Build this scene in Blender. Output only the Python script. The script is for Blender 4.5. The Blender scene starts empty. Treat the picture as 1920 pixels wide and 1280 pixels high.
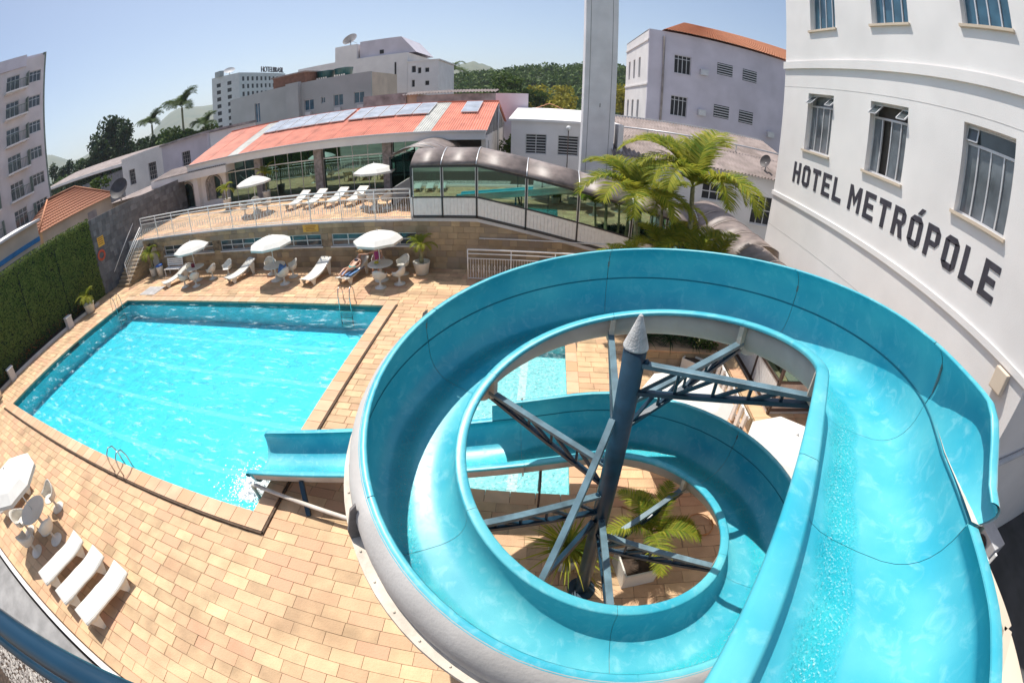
import bpy, math, random
from mathutils import Vector, Matrix
random.seed(7)
R = math.radians
sc = bpy.context.scene
col = sc.collection

# ---------------------------------------------------------------- camera (16 mm fisheye on a 36 mm sensor)
CAM = Vector((0, 0, 7.0))
CR = Matrix(((0.99672784, -0.05586443, 0.05841893), (0.0788042, 0.51077643, -0.85609424), (0.01798621, 0.85789662, 0.51350744)))
FPX = 839.85
cd = bpy.data.cameras.new('camera'); cam = bpy.data.objects.new('camera', cd); col.objects.link(cam)
cd.type = 'PANO'; cd.panorama_type = 'FISHEYE_EQUISOLID'
cd.sensor_fit = 'HORIZONTAL'; cd.sensor_width = 36.0; cd.sensor_height = 24.0
cd.fisheye_lens = FPX / 1920 * 36.0; cd.fisheye_fov = R(200)
cd.clip_start = 0.05; cd.clip_end = 20000
m = CR.to_4x4(); m.translation = CAM; cam.matrix_world = m
sc.camera = cam

# ---------------------------------------------------------------- sky, sun, exposure
SUN_EL, SUN_AZ = 66.0, -42.0          # azimuth from +Y, negative towards -X
w = bpy.data.worlds.new('World'); sc.world = w; w.use_nodes = True
nt = w.node_tree; bg = nt.nodes['Background']; bg.inputs[1].default_value = 0.115
sky = nt.nodes.new('ShaderNodeTexSky'); sky.sky_type = 'NISHITA'; sky.sun_disc = False
sky.sun_elevation = R(SUN_EL); sky.sun_rotation = R(SUN_AZ)
sky.air_density = 1.0; sky.dust_density = 1.6; sky.ozone_density = 1.0; sky.altitude = 100
nt.links.new(sky.outputs[0], bg.inputs[0])
sd = bpy.data.lights.new('sun', 'SUN'); sd.energy = 4.8; sd.angle = R(0.5); sd.color = (1.0, 0.955, 0.88)
so = bpy.data.objects.new('sun', sd); col.objects.link(so)
sv = Vector((math.cos(R(SUN_EL)) * math.sin(R(SUN_AZ)), math.cos(R(SUN_EL)) * math.cos(R(SUN_AZ)), math.sin(R(SUN_EL))))
so.rotation_euler = sv.to_track_quat('Z', 'Y').to_euler(); so.location = (0, 0, 60)
sc.view_settings.view_transform = 'Standard'; sc.view_settings.look = 'None'
sc.view_settings.exposure = 0.25; sc.view_settings.gamma = 1.0
sc.cycles.use_denoising = True; sc.cycles.max_bounces = 8; sc.cycles.transparent_max_bounces = 16
sc.cycles.caustics_reflective = False; sc.cycles.caustics_refractive = False

# ---------------------------------------------------------------- projection helper (only used to pick which pieces show largest)
CRT = CR.transposed()
def proj(p):
    d = CRT @ (Vector(p) - CAM); d.normalize()
    th = math.acos(max(-1, min(1, -d.z))); r = 2 * FPX * math.sin(th / 2); q = math.hypot(d.x, d.y) or 1e-9
    return 960 + r * d.x / q, 640 - r * d.y / q

# ---------------------------------------------------------------- materials
MATS = {}
def mat(name, colr, rough=0.6, var=0.12, scale=3.0, bump=0.0, bscale=30.0, metal=0.0, col2=None, island=0.0, hue=None, spec=0.5, dirt=0.0, alpha=1.0, coat=0.0, wear=None):
    """procedural Principled: colour varied by world-space noise (and per piece), fine bump"""
    if name in MATS: return MATS[name]
    mt = bpy.data.materials.new(name); mt.use_nodes = True; MATS[name] = mt
    N = mt.node_tree.nodes; L = mt.node_tree.links; b = N['Principled BSDF']
    b.inputs['Roughness'].default_value = rough; b.inputs['Metallic'].default_value = metal
    b.inputs['Specular IOR Level'].default_value = spec; b.inputs['Coat Weight'].default_value = coat
    geo = N.new('ShaderNodeNewGeometry')
    no = N.new('ShaderNodeTexNoise'); no.inputs['Scale'].default_value = scale; no.inputs['Detail'].default_value = 6
    L.new(geo.outputs['Position'], no.inputs['Vector'])
    c2 = col2 or tuple(max(0, c * (1 - 2.2 * var)) for c in colr)
    c1 = colr if col2 else tuple(min(1, c * (1 + var)) for c in colr)
    mx = N.new('ShaderNodeMix'); mx.data_type = 'RGBA'
    mr = N.new('ShaderNodeMapRange'); mr.inputs[1].default_value = 0.3; mr.inputs[2].default_value = 0.7
    L.new(no.outputs[0], mr.inputs[0])
    fac = mr.outputs[0]
    if island:
        oi = N.new('ShaderNodeObjectInfo'); ad = N.new('ShaderNodeMath'); ad.operation = 'ADD'
        L.new(oi.outputs['Random'], ad.inputs[0]); L.new(geo.outputs['Random Per Island'], ad.inputs[1])
        fr = N.new('ShaderNodeMath'); fr.operation = 'FRACT'; L.new(ad.outputs[0], fr.inputs[0])
        m2 = N.new('ShaderNodeMix'); m2.data_type = 'FLOAT'; m2.inputs[0].default_value = island
        L.new(mr.outputs[0], m2.inputs[2]); L.new(fr.outputs[0], m2.inputs[3]); fac = m2.outputs[0]
    L.new(fac, mx.inputs[0]); mx.inputs[6].default_value = (*c1, 1); mx.inputs[7].default_value = (*c2, 1)
    out = mx.outputs[2]
    if hue:                                   # a second tint picked per piece
        wn = N.new('ShaderNodeTexWhiteNoise'); wn.noise_dimensions = '1D'; L.new(fr.outputs[0], wn.inputs['W'])
        m3 = N.new('ShaderNodeMix'); m3.data_type = 'RGBA'; m3.inputs[7].default_value = (*hue, 1)
        pw = N.new('ShaderNodeMath'); pw.operation = 'POWER'; pw.inputs[1].default_value = 2.2
        L.new(wn.outputs[0], pw.inputs[0]); L.new(pw.outputs[0], m3.inputs[0]); L.new(out, m3.inputs[6]); out = m3.outputs[2]
    if dirt:
        n2 = N.new('ShaderNodeTexNoise'); n2.inputs['Scale'].default_value = scale * 0.35; n2.inputs['Detail'].default_value = 9
        mp = N.new('ShaderNodeMapping'); mp.inputs['Scale'].default_value = (1, 1, 0.25)
        L.new(geo.outputs['Position'], mp.inputs[0]); L.new(mp.outputs[0], n2.inputs['Vector'])
        r2 = N.new('ShaderNodeMapRange'); r2.inputs[1].default_value = 0.5; r2.inputs[2].default_value = 0.78; r2.inputs[4].default_value = dirt
        L.new(n2.outputs[0], r2.inputs[0])
        m4 = N.new('ShaderNodeMix'); m4.data_type = 'RGBA'; m4.inputs[7].default_value = (colr[0] * .35, colr[1] * .32, colr[2] * .28, 1)
        L.new(r2.outputs[0], m4.inputs[0]); L.new(out, m4.inputs[6]); out = m4.outputs[2]
    if wear:                                  # pale scuffed streaks
        wc, wa, wsc = wear
        n5 = N.new('ShaderNodeTexNoise'); n5.inputs['Scale'].default_value = wsc; n5.inputs['Detail'].default_value = 8; n5.inputs['Roughness'].default_value = .65; n5.inputs['Distortion'].default_value = .8
        L.new(geo.outputs['Position'], n5.inputs['Vector'])
        r5 = N.new('ShaderNodeMapRange'); r5.inputs[1].default_value = .52; r5.inputs[2].default_value = .75; r5.inputs[4].default_value = wa; L.new(n5.outputs[0], r5.inputs[0])
        m5 = N.new('ShaderNodeMix'); m5.data_type = 'RGBA'; m5.inputs[7].default_value = (*wc, 1); L.new(r5.outputs[0], m5.inputs[0]); L.new(out, m5.inputs[6]); out = m5.outputs[2]
        rr_ = N.new('ShaderNodeMapRange'); rr_.inputs[3].default_value = rough; rr_.inputs[4].default_value = min(1, rough+.3); L.new(r5.outputs[0], rr_.inputs[0]); L.new(rr_.outputs[0], b.inputs['Roughness'])
    L.new(out, b.inputs['Base Color'])
    if bump:
        nb = N.new('ShaderNodeTexNoise'); nb.inputs['Scale'].default_value = bscale; nb.inputs['Detail'].default_value = 5
        L.new(geo.outputs['Position'], nb.inputs['Vector'])
        bp = N.new('ShaderNodeBump'); bp.inputs['Strength'].default_value = bump; bp.inputs['Distance'].default_value = 0.02
        L.new(nb.outputs[0], bp.inputs['Height']); L.new(bp.outputs[0], b.inputs['Normal'])
    return mt

def water_mat(name, tint, bscale, bstr, white_fleck=0.0, fscale=3.0, opac=0.0, stretch=(1,1,1), thr=(.58,.74), attr=None):
    mt = bpy.data.materials.new(name); mt.use_nodes = True
    N = mt.node_tree.nodes; L = mt.node_tree.links; N.remove(N['Principled BSDF']); out = N['Material Output']
    geo = N.new('ShaderNodeNewGeometry')
    vec = geo.outputs['Position']
    n1 = N.new('ShaderNodeTexNoise'); n1.inputs['Scale'].default_value = bscale; n1.inputs['Detail'].default_value = 4; n1.inputs['Distortion'].default_value = 1.2
    L.new(vec, n1.inputs['Vector'])
    bp = N.new('ShaderNodeBump'); bp.inputs['Strength'].default_value = bstr; bp.inputs['Distance'].default_value = 0.06
    L.new(n1.outputs[0], bp.inputs['Height'])
    tr = N.new('ShaderNodeBsdfTransparent'); tr.inputs[0].default_value = (*tint, 1)
    gl = N.new('ShaderNodeBsdfGlossy'); gl.inputs['Roughness'].default_value = 0.06; L.new(bp.outputs[0], gl.inputs['Normal'])
    fr = N.new('ShaderNodeFresnel'); fr.inputs[0].default_value = 1.33; L.new(bp.outputs[0], fr.inputs['Normal'])
    mx = N.new('ShaderNodeMixShader'); L.new(fr.outputs[0], mx.inputs[0]); L.new(tr.outputs[0], mx.inputs[1]); L.new(gl.outputs[0], mx.inputs[2])
    # diffuse white-cyan at noise peaks: churned water plus sun glints put into colour
    n2 = N.new('ShaderNodeTexNoise'); n2.inputs['Scale'].default_value = fscale; n2.inputs['Detail'].default_value = 10; n2.inputs['Roughness'].default_value = 0.72
    sm = N.new('ShaderNodeMapping'); sm.inputs['Scale'].default_value = stretch; L.new(vec, sm.inputs[0]); L.new(sm.outputs[0], n2.inputs['Vector'])
    r2 = N.new('ShaderNodeMapRange'); r2.inputs[1].default_value = thr[0]; r2.inputs[2].default_value = thr[1]; r2.inputs[3].default_value = opac; r2.inputs[4].default_value = min(1, opac + white_fleck)
    L.new(n2.outputs[0], r2.inputs[0])
    df = N.new('ShaderNodeBsdfDiffuse'); df.inputs[0].default_value = (0.75, 0.93, 0.95, 1); L.new(bp.outputs[0], df.inputs['Normal'])
    m2 = N.new('ShaderNodeMixShader'); L.new(r2.outputs[0], m2.inputs[0]); L.new(mx.outputs[0], m2.inputs[1]); L.new(df.outputs[0], m2.inputs[2])
    fin = m2
    if attr:                                  # thin film: fades out towards the edges of the flow
        at = N.new('ShaderNodeAttribute'); at.attribute_name = attr
        ml = N.new('ShaderNodeMath'); ml.operation = 'MULTIPLY'; L.new(r2.outputs[0], ml.inputs[0]); L.new(at.outputs['Fac'], ml.inputs[1]); L.new(ml.outputs[0], m2.inputs[0])
        t0 = N.new('ShaderNodeBsdfTransparent'); fin = N.new('ShaderNodeMixShader'); L.new(at.outputs['Fac'], fin.inputs[0]); L.new(t0.outputs[0], fin.inputs[1]); L.new(m2.outputs[0], fin.inputs[2])
    L.new(fin.outputs[0], out.inputs['Surface'])
    return mt

def glass_mat(name, tint, dens=0.5, rough=0.02):
    mt = bpy.data.materials.new(name); mt.use_nodes = True
    N = mt.node_tree.nodes; L = mt.node_tree.links; N.remove(N['Principled BSDF']); out = N['Material Output']
    tr = N.new('ShaderNodeBsdfTransparent'); tr.inputs[0].default_value = (*tint, 1)
    gl = N.new('ShaderNodeBsdfGlossy'); gl.inputs['Roughness'].default_value = rough; gl.inputs[0].default_value = (.50, .82, .72, 1)  # teal gloss tint stands in for the pool's reflection
    lw = N.new('ShaderNodeLayerWeight'); lw.inputs[0].default_value = 0.5
    mr = N.new('ShaderNodeMapRange'); mr.inputs[3].default_value = dens; mr.inputs[4].default_value = 1.0; L.new(lw.outputs['Fresnel'], mr.inputs[0])
    mx = N.new('ShaderNodeMixShader'); L.new(mr.outputs[0], mx.inputs[0]); L.new(tr.outputs[0], mx.inputs[1]); L.new(gl.outputs[0], mx.inputs[2])
    L.new(mx.outputs[0], out.inputs['Surface'])
    return mt

def leaf_mat(name, c1, c2, trans=0.3):
    mt = bpy.data.materials.new(name); mt.use_nodes = True
    N = mt.node_tree.nodes; L = mt.node_tree.links; b = N['Principled BSDF']; out = N['Material Output']
    geo = N.new('ShaderNodeNewGeometry'); no = N.new('ShaderNodeTexNoise'); no.inputs['Scale'].default_value = 1.3; no.inputs['Detail'].default_value = 3
    L.new(geo.outputs['Position'], no.inputs['Vector'])
    ad = N.new('ShaderNodeMath'); ad.operation = 'ADD'; L.new(geo.outputs['Random Per Island'], ad.inputs[0]); L.new(no.outputs[0], ad.inputs[1])
    mr = N.new('ShaderNodeMapRange'); mr.inputs[1].default_value = 0.4; mr.inputs[2].default_value = 1.4; L.new(ad.outputs[0], mr.inputs[0])
    mx = N.new('ShaderNodeMix'); mx.data_type = 'RGBA'; L.new(mr.outputs[0], mx.inputs[0]); mx.inputs[6].default_value = (*c1, 1); mx.inputs[7].default_value = (*c2, 1)
    L.new(mx.outputs[2], b.inputs['Base Color']); b.inputs['Roughness'].default_value = 0.65; b.inputs['Specular IOR Level'].default_value = 0.15
    tl = N.new('ShaderNodeBsdfTranslucent'); L.new(mx.outputs[2], tl.inputs[0])
    ms = N.new('ShaderNodeMixShader'); ms.inputs[0].default_value = trans; L.new(b.outputs[0], ms.inputs[1]); L.new(tl.outputs[0], ms.inputs[2]); L.new(ms.outputs[0], out.inputs['Surface'])
    return mt

M_STONE = mat('sandstone', (0.68, 0.46, 0.26), 0.75, 0.22, 2.2, 0.5, 22, island=0.55, hue=(0.58, 0.33, 0.20), dirt=0.6)
M_JOINT = mat('mortar', (0.36, 0.26, 0.17), 0.9, 0.4, 3, dirt=0.9)
M_COPE = mat('coping_stone', (0.66, 0.43, 0.27), 0.7, 0.14, 2.5, 0.25, 25, island=0.5, hue=(0.58, 0.33, 0.18))
M_COPEDGE = mat('gutter', (0.10, 0.06, 0.035), 0.8, 0.2, 9)  # dark brown of the strip beside the raised coping
M_WALLST = mat('wall_sandstone', (0.47, 0.35, 0.21), 0.85, 0.22, 2.4, 0.5, 18, island=0.6, hue=(0.30, 0.24, 0.18), dirt=0.5)
M_GREYST = mat('grey_stone', (0.20, 0.20, 0.21), 0.85, 0.25, 3, 0.5, 20, island=0.6, hue=(0.12, 0.12, 0.13))
M_WHITE = mat('white_plaster', (0.82, 0.79, 0.77), 0.8, 0.04, 0.7, 0.12, 30, dirt=0.07)
M_LILAC = mat('pale_plaster', (0.66, 0.62, 0.68), 0.85, 0.06, 0.6, 0.1, 20, dirt=0.22)
M_GREYW = mat('grey_plaster', (0.43, 0.45, 0.44), 0.85, 0.06, 0.5, 0.1, 20, dirt=0.2)
M_BEIGEW = mat('beige_plaster', (0.66, 0.55, 0.43), 0.85, 0.08, 0.6, 0.1, 20, dirt=0.3)
M_OLDW = mat('weathered_plaster', (0.42, 0.38, 0.37), 0.9, 0.22, 1.1, 0.2, 20, dirt=0.85)
M_CONC = mat('concrete', (0.58, 0.57, 0.57), 0.85, 0.08, 1.3, 0.15, 25, dirt=0.2)
M_DARK = mat('dark_void', (0.03, 0.03, 0.032), 0.8, 0.1, 2)
M_WPLAS = mat('white_plastic', (0.72, 0.69, 0.62), 0.38, 0.03, 3)
M_CANVAS = mat('white_canvas', (0.70, 0.68, 0.63), 0.8, 0.03, 4, 0.1, 60)
M_WMETAL = mat('white_metal', (0.84, 0.83, 0.81), 0.4, 0.04, 6)
M_BLACK = mat('black_metal', (0.035, 0.035, 0.04), 0.4, 0.1, 5)
M_BROWN = mat('brown_metal', (0.09, 0.06, 0.05), 0.45, 0.1, 5)
M_STEEL = mat('stainless_steel', (0.55, 0.53, 0.5), 0.22, 0.05, 8, metal=1.0)
M_BLUE = mat('slide_blue', (0.13, 0.52, 0.58), 0.36, 0.1, 1.3, 0.05, 9, col2=(0.03, 0.37, 0.49), wear=((.34,.66,.70), .45, 6.0))
M_FIBRE = mat('fibreglass_back', (0.58, 0.55, 0.52), 0.7, 0.1, 1.5, 0.2, 30, dirt=0.5)
M_FLANGE = mat('flange_beige', (0.68, 0.60, 0.50), 0.7, 0.12, 5, 0.2, 30, dirt=0.6)
M_STEELB = mat('navy_steel', (0.012, 0.045, 0.078), 0.38, 0.2, 5, 0.05, 40, dirt=0.2)
M_ARM = mat('arm_blue_grey', (0.12, 0.20, 0.24), 0.4, 0.2, 5, 0.05, 40, dirt=0.2)
M_POOL = mat('pool_tile', (0.13, 0.68, 0.80), 0.35, 0.05, 2)
M_POOLW = mat('pool_wall_tile', (0.30, 0.85, 0.92), 0.35, 0.06, 2)  # paler than the floor: interreflected light is put into the wall colour
M_BAND = mat('pool_band_tile', (0.01, 0.16, 0.17), 0.3, 0.1, 6)
M_KIDS = mat('kids_tile', (0.40, 0.78, 0.80), 0.4, 0.10, 14, island=0.0)
M_WLINE = mat('white_tile', (0.80, 0.84, 0.82), 0.4, 0.04, 10)
M_ROOFR = mat('red_sheet', (0.72, 0.25, 0.165), 0.55, 0.12, 1.2, 0.05, 20, dirt=0.12)
M_ROOFG = mat('clear_sheet', (0.58, 0.57, 0.52), 0.45, 0.1, 2)
M_FIBC = mat('fibre_cement', (0.33, 0.27, 0.25), 0.9, 0.15, 1.5, 0.2, 20, dirt=0.6)
M_TERRA = mat('terracotta', (0.50, 0.215, 0.11), 0.8, 0.40, 5, 0.2, 20, island=0.7, hue=(0.33, 0.13, 0.07))
M_SOLAR = mat('solar_glass', (0.40, 0.43, 0.48), 0.25, 0.15, 1.5, spec=0.8)
M_BRONZE = mat('bronze_sheet', (0.25, 0.20, 0.18), 0.5, 0.2, 2.5, 0.08, 14)
M_LETTER = mat('letter_grey', (0.05, 0.045, 0.06), 0.6, 0.15, 5)
M_PANE = mat('window_pane', (0.06, 0.075, 0.085), 0.06, 0.2, 2, spec=0.7)
M_PANEB = mat('blue_pane', (0.05, 0.13, 0.19), 0.06, 0.2, 2, spec=0.7)
M_CURT = mat('curtain', (0.30, 0.31, 0.34), 0.9, 0.15, 6)
M_ALU = mat('aluminium', (0.62, 0.62, 0.63), 0.35, 0.04, 6, metal=0.3)
M_SOIL = mat('soil', (0.07, 0.045, 0.03), 0.95, 0.3, 8, 0.4, 30)
M_TRUNK = mat('bark', (0.17, 0.13, 0.09), 0.9, 0.25, 6, 0.5, 25)
M_PTRUNK = mat('palm_stem', (0.28, 0.27, 0.15), 0.7, 0.25, 9, 0.4, 25)
M_GROUND = mat('ground', (0.22, 0.20, 0.16), 0.95, 0.2, 0.3)
M_ASPH = mat('asphalt', (0.07, 0.07, 0.07), 0.9, 0.15, 1)
M_GLASS = glass_mat('green_glass', (0.10, 0.27, 0.22), 0.38)
M_GLASS2 = glass_mat('restaurant_glass', (0.045, 0.11, 0.085), 0.30)
M_LEAF = leaf_mat('leaf_green', (0.035, 0.075, 0.018), (0.10, 0.15, 0.03))
M_LEAFD = leaf_mat('leaf_dark', (0.018, 0.04, 0.016), (0.05, 0.085, 0.025), 0.15)
M_PALM = leaf_mat('palm_leaf', (0.10, 0.20, 0.02), (0.42, 0.40, 0.05), 0.45)
M_IVY = leaf_mat('ivy_leaf', (0.06, 0.11, 0.02), (0.20, 0.24, 0.055), 0.25)
M_FOREST = leaf_mat('forest_leaf', (0.03, 0.075, 0.014), (0.11, 0.165, 0.03), 0.2)
M_YELLOWL = leaf_mat('yellow_blossom', (0.20, 0.20, 0.03), (0.42, 0.36, 0.05), 0.25)
M_SKIN = mat('skin', (0.52, 0.29, 0.19), 0.5, 0.06, 8)
M_RED = mat('orange_red', (0.60, 0.10, 0.05), 0.5, 0.1, 5)
M_YEL = mat('yellow_board', (0.75, 0.42, 0.06), 0.5, 0.06, 5)
M_TEAL = mat('teal_fabric', (0.02, 0.38, 0.36), 0.8, 0.1, 9)
M_MAG = mat('magenta_fabric', (0.45, 0.06, 0.22), 0.8, 0.1, 9)
M_STRAW = mat('straw', (0.58, 0.36, 0.17), 0.85, 0.15, 30, 0.3, 60)
M_TOWEL = mat('blue_towel', (0.16, 0.30, 0.58), 0.95, 0.2, 10, 0.4, 50)
M_PEB = mat('pebble', (0.34, 0.30, 0.27), 0.8, 0.3, 8, island=0.8, hue=(0.6, 0.56, 0.5))
M_HOSE = mat('hose', (0.50, 0.22, 0.07), 0.5, 0.1, 8)
M_RAILB = mat('rail_blue', (0.004, 0.035, 0.07), 0.3, 0.1, 4)
M_MAROON = mat('maroon', (0.25, 0.02, 0.05), 0.6, 0.1, 8)

# ---------------------------------------------------------------- mesh builder
class MB:
    def __init__(s): s.v = []; s.f = []
    def add(s, vs, fs):
        o = len(s.v); s.v += [tuple(v) for v in vs]; s.f += [tuple(i + o for i in f) for f in fs]; return s
    def box(s, x0, x1, y0, y1, z0, z1):
        return s.add([(x0,y0,z0),(x1,y0,z0),(x1,y1,z0),(x0,y1,z0),(x0,y0,z1),(x1,y0,z1),(x1,y1,z1),(x0,y1,z1)],
                     [(0,3,2,1),(4,5,6,7),(0,1,5,4),(1,2,6,5),(2,3,7,6),(3,0,4,7)])
    def fbox(s, O, U, V, W, a, b, c):          # box from corner-frame: O + [a]*U + [b]*V + [c]*W
        O, U, V, W = map(Vector, (O, U, V, W)); vs = []
        for k in c:
            for (i, j) in ((0,0),(1,0),(1,1),(0,1)): vs.append(O + U * a[i] + V * b[j] + W * k)
        return s.add(vs, [(0,3,2,1),(4,5,6,7),(0,1,5,4),(1,2,6,5),(2,3,7,6),(3,0,4,7)])
    def beam(s, a, b, w, h, up=(0,0,1)):
        a, b = Vector(a), Vector(b); d = (b - a); L = d.length; d.normalize()
        u = d.cross(Vector(up)); 
        if u.length < 1e-4: u = Vector((1,0,0))
        u.normalize(); v = u.cross(d)
        return s.fbox(a, d, u, v, (0, L), (-w/2, w/2), (-h/2, h/2))
    def tube(s, pts, r, n=8, cap=True):
        pts = [Vector(p) for p in pts]; rs = r if isinstance(r, (list, tuple)) else [r] * len(pts)
        o = len(s.v); pu = None
        for i, p in enumerate(pts):
            d = (pts[min(i+1, len(pts)-1)] - pts[max(i-1, 0)]).normalized()
            u = (pu - d * pu.dot(d)) if pu else d.orthogonal()
            u.normalize(); pu = u; v = d.cross(u)
            for k in range(n):
                a = 2 * math.pi * k / n; s.v.append(tuple(p + (u * math.cos(a) + v * math.sin(a)) * rs[i]))
        for i in range(len(pts) - 1):
            for k in range(n):
                s.f.append((o+i*n+k, o+i*n+(k+1)%n, o+(i+1)*n+(k+1)%n, o+(i+1)*n+k))
        if cap: s.f.append(tuple(o+k for k in range(n))[::-1]); s.f.append(tuple(o+(len(pts)-1)*n+k for k in range(n)))
        return s
    def lathe(s, prof, n=16, c=(0,0,0)):
        o = len(s.v)
        for (r, z) in prof:
            for k in range(n):
                a = 2 * math.pi * k / n; s.v.append((c[0]+r*math.cos(a), c[1]+r*math.sin(a), c[2]+z))
        for i in range(len(prof)-1):
            for k in range(n): s.f.append((o+i*n+k, o+i*n+(k+1)%n, o+(i+1)*n+(k+1)%n, o+(i+1)*n+k))
        s.f.append(tuple(o+k for k in range(n))[::-1]); s.f.append(tuple(o+(len(prof)-1)*n+k for k in range(n)))
        return s
    def strip(s, rows, close=False):           # rows of equal-length point lists
        o = len(s.v); n = len(rows[0])
        for r in rows: s.v += [tuple(p) for p in r]
        for i in range(len(rows)-1):
            for k in range(n-1): s.f.append((o+i*n+k, o+i*n+k+1, o+(i+1)*n+k+1, o+(i+1)*n+k))
        return s
    def prism(s, pts, z0, z1):
        n = len(pts); o = len(s.v)
        s.v += [(p[0], p[1], z0) for p in pts] + [(p[0], p[1], z1) for p in pts]
        s.f.append(tuple(range(o+n-1, o-1, -1))); s.f.append(tuple(range(o+n, o+2*n)))
        for i in range(n): j = (i+1) % n; s.f.append((o+i, o+j, o+n+j, o+n+i))
        return s
    def chamfer(s, c, sx, sy, sz, rz=0, ch=0.012, axis='z'):   # stone block with a chamfered outer face
        x, y, z = sx/2, sy/2, sz/2; ch = min(ch, x*.4, y*.4)
        vs = [(-x,-y,-z),(x,-y,-z),(x,y,-z),(-x,y,-z),(-x,-y,z-ch),(x,-y,z-ch),(x,y,z-ch),(-x,y,z-ch),(-x+ch,-y+ch,z),(x-ch,-y+ch,z),(x-ch,y-ch,z),(-x+ch,y-ch,z)]
        fs = [(0,1,5,4),(1,2,6,5),(2,3,7,6),(3,0,4,7),(4,5,9,8),(5,6,10,9),(6,7,11,10),(7,4,8,11),(8,9,10,11)]
        ca, sa = math.cos(rz), math.sin(rz); o = []
        for (a, b, d) in vs:
            if axis == 'y': a, b, d = a, -d, b           # outer face towards -y
            elif axis == 'x': a, b, d = d, a, b          # outer face towards +x
            elif axis == '-x': a, b, d = -d, -a, b
            o.append((c[0]+a*ca-b*sa, c[1]+a*sa+b*ca, c[2]+d))
        return s.add(o, fs)
    def mesh(s, name, smooth=False):
        me = bpy.data.meshes.new(name); me.from_pydata(s.v, [], s.f); me.update()
        if smooth: me.polygons.foreach_set('use_smooth', [True] * len(me.polygons))
        return me
    def build(s, name, mt, parent=None, smooth=False, bevel=0, solid=0):
        me = s.mesh(name, smooth); me.materials.append(mt)
        o = bpy.data.objects.new(name, me); col.objects.link(o); o.parent = parent
        if solid:
            md = o.modifiers.new('Solidify', 'SOLIDIFY'); md.thickness = solid; md.offset = -1
        if bevel:
            md = o.modifiers.new('Bevel', 'BEVEL'); md.width = bevel; md.segments = 2; md.limit_method = 'ANGLE'
        return o

def tag(o, label=None, cat=None, group=None, kind=None):
    if label: o['label'] = label
    if cat: o['category'] = cat
    if group: o['group'] = group
    if kind: o['kind'] = kind
    return o
def thing(name, label, cat, loc=(0,0,0), rz=0, group=None):
    o = bpy.data.objects.new(name, None); col.objects.link(o); o.location = loc; o.rotation_euler = (0, 0, rz); o.empty_display_size = 0.2
    return tag(o, label, cat, group)
def struct(o): o['kind'] = 'structure'; return o
def link_mesh(name, me, parent=None, loc=(0,0,0), rot=(0,0,0), scale=(1,1,1)):
    o = bpy.data.objects.new(name, me); col.objects.link(o); o.parent = parent; o.location = loc; o.rotation_euler = rot; o.scale = scale
    return o
def copy_tree(o, parent=None):
    c = o.copy(); col.objects.link(c); c.parent = parent
    for ch in list(o.children): copy_tree(ch, c)
    return c
def place(proto, used, loc, rz, label=None, scale=None):
    o = proto if not used else copy_tree(proto)
    used.append(o); o.location = loc; o.rotation_euler = (0, 0, rz)
    if scale: o.scale = scale
    if label: o['label'] = label
    return o

UNIT = {}
def unit_block(axis, mt):
    k = (axis, mt.name)
    if k not in UNIT:
        me = MB().chamfer((0,0,0), 1, 1, 1, 0, 0.03, axis).mesh('block'); me.materials.append(mt); UNIT[k] = me
    return UNIT[k]
def blocks(parent, name, cells, mt, axis='z', nmax=300, ch=0.01):
    """cells = (centre, size) boxes; those that show largest become parts, the rest one joined part"""
    def area(c, s):
        if axis == 'z': u, v = Vector((s[0]/2,0,0)), Vector((0,s[1]/2,0))
        elif axis == 'y': u, v = Vector((s[0]/2,0,0)), Vector((0,0,s[2]/2))
        else: u, v = Vector((0,s[1]/2,0)), Vector((0,0,s[2]/2))
        c = Vector(c); p = proj(c)
        if not (-20 < p[0] < 1940 and -20 < p[1] < 1300): return 0
        a, b = proj(c+u), proj(c+v)
        return abs((a[0]-p[0])*(b[1]-p[1]) - (a[1]-p[1])*(b[0]-p[0])) * 4
    ar = sorted(((area(c, s), i) for i, (c, s) in enumerate(cells)), reverse=True)
    pick = {i for a, i in ar[:nmax] if a > 60}
    rest = MB()
    for i, (c, s) in enumerate(cells):
        if i in pick:
            sz = s if axis == 'z' else ((s[0], s[2], s[1]) if axis == 'y' else (s[1], s[2], s[0]))
            me = unit_block('z', mt)
            o = link_mesh(name, me, parent)
            # unit block is built z-out; orient it
            if axis == 'z': o.matrix_local = Matrix.Translation(c) @ Matrix.Diagonal((*s, 1))
            elif axis == 'y': o.matrix_local = Matrix.Translation(c) @ Matrix.Rotation(R(90), 4, 'X') @ Matrix.Diagonal((s[0], s[2], s[1], 1))
            elif axis == 'x': o.matrix_local = Matrix.Translation(c) @ Matrix.Rotation(R(90), 4, 'Z') @ Matrix.Rotation(R(90), 4, 'X') @ Matrix.Diagonal((s[1], s[2], s[0], 1))
        else:
            if axis == 'z': rest.chamfer(c, s[0], s[1], s[2], 0, ch, 'z')
            elif axis == 'y': rest.chamfer(c, s[0], s[2], s[1], 0, ch, 'y')
            else: rest.chamfer(c, s[1], s[2], s[0], 0, ch, 'x')
    if rest.f: tag(rest.build(name + '_field', mt, parent), kind='stuff')

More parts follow.
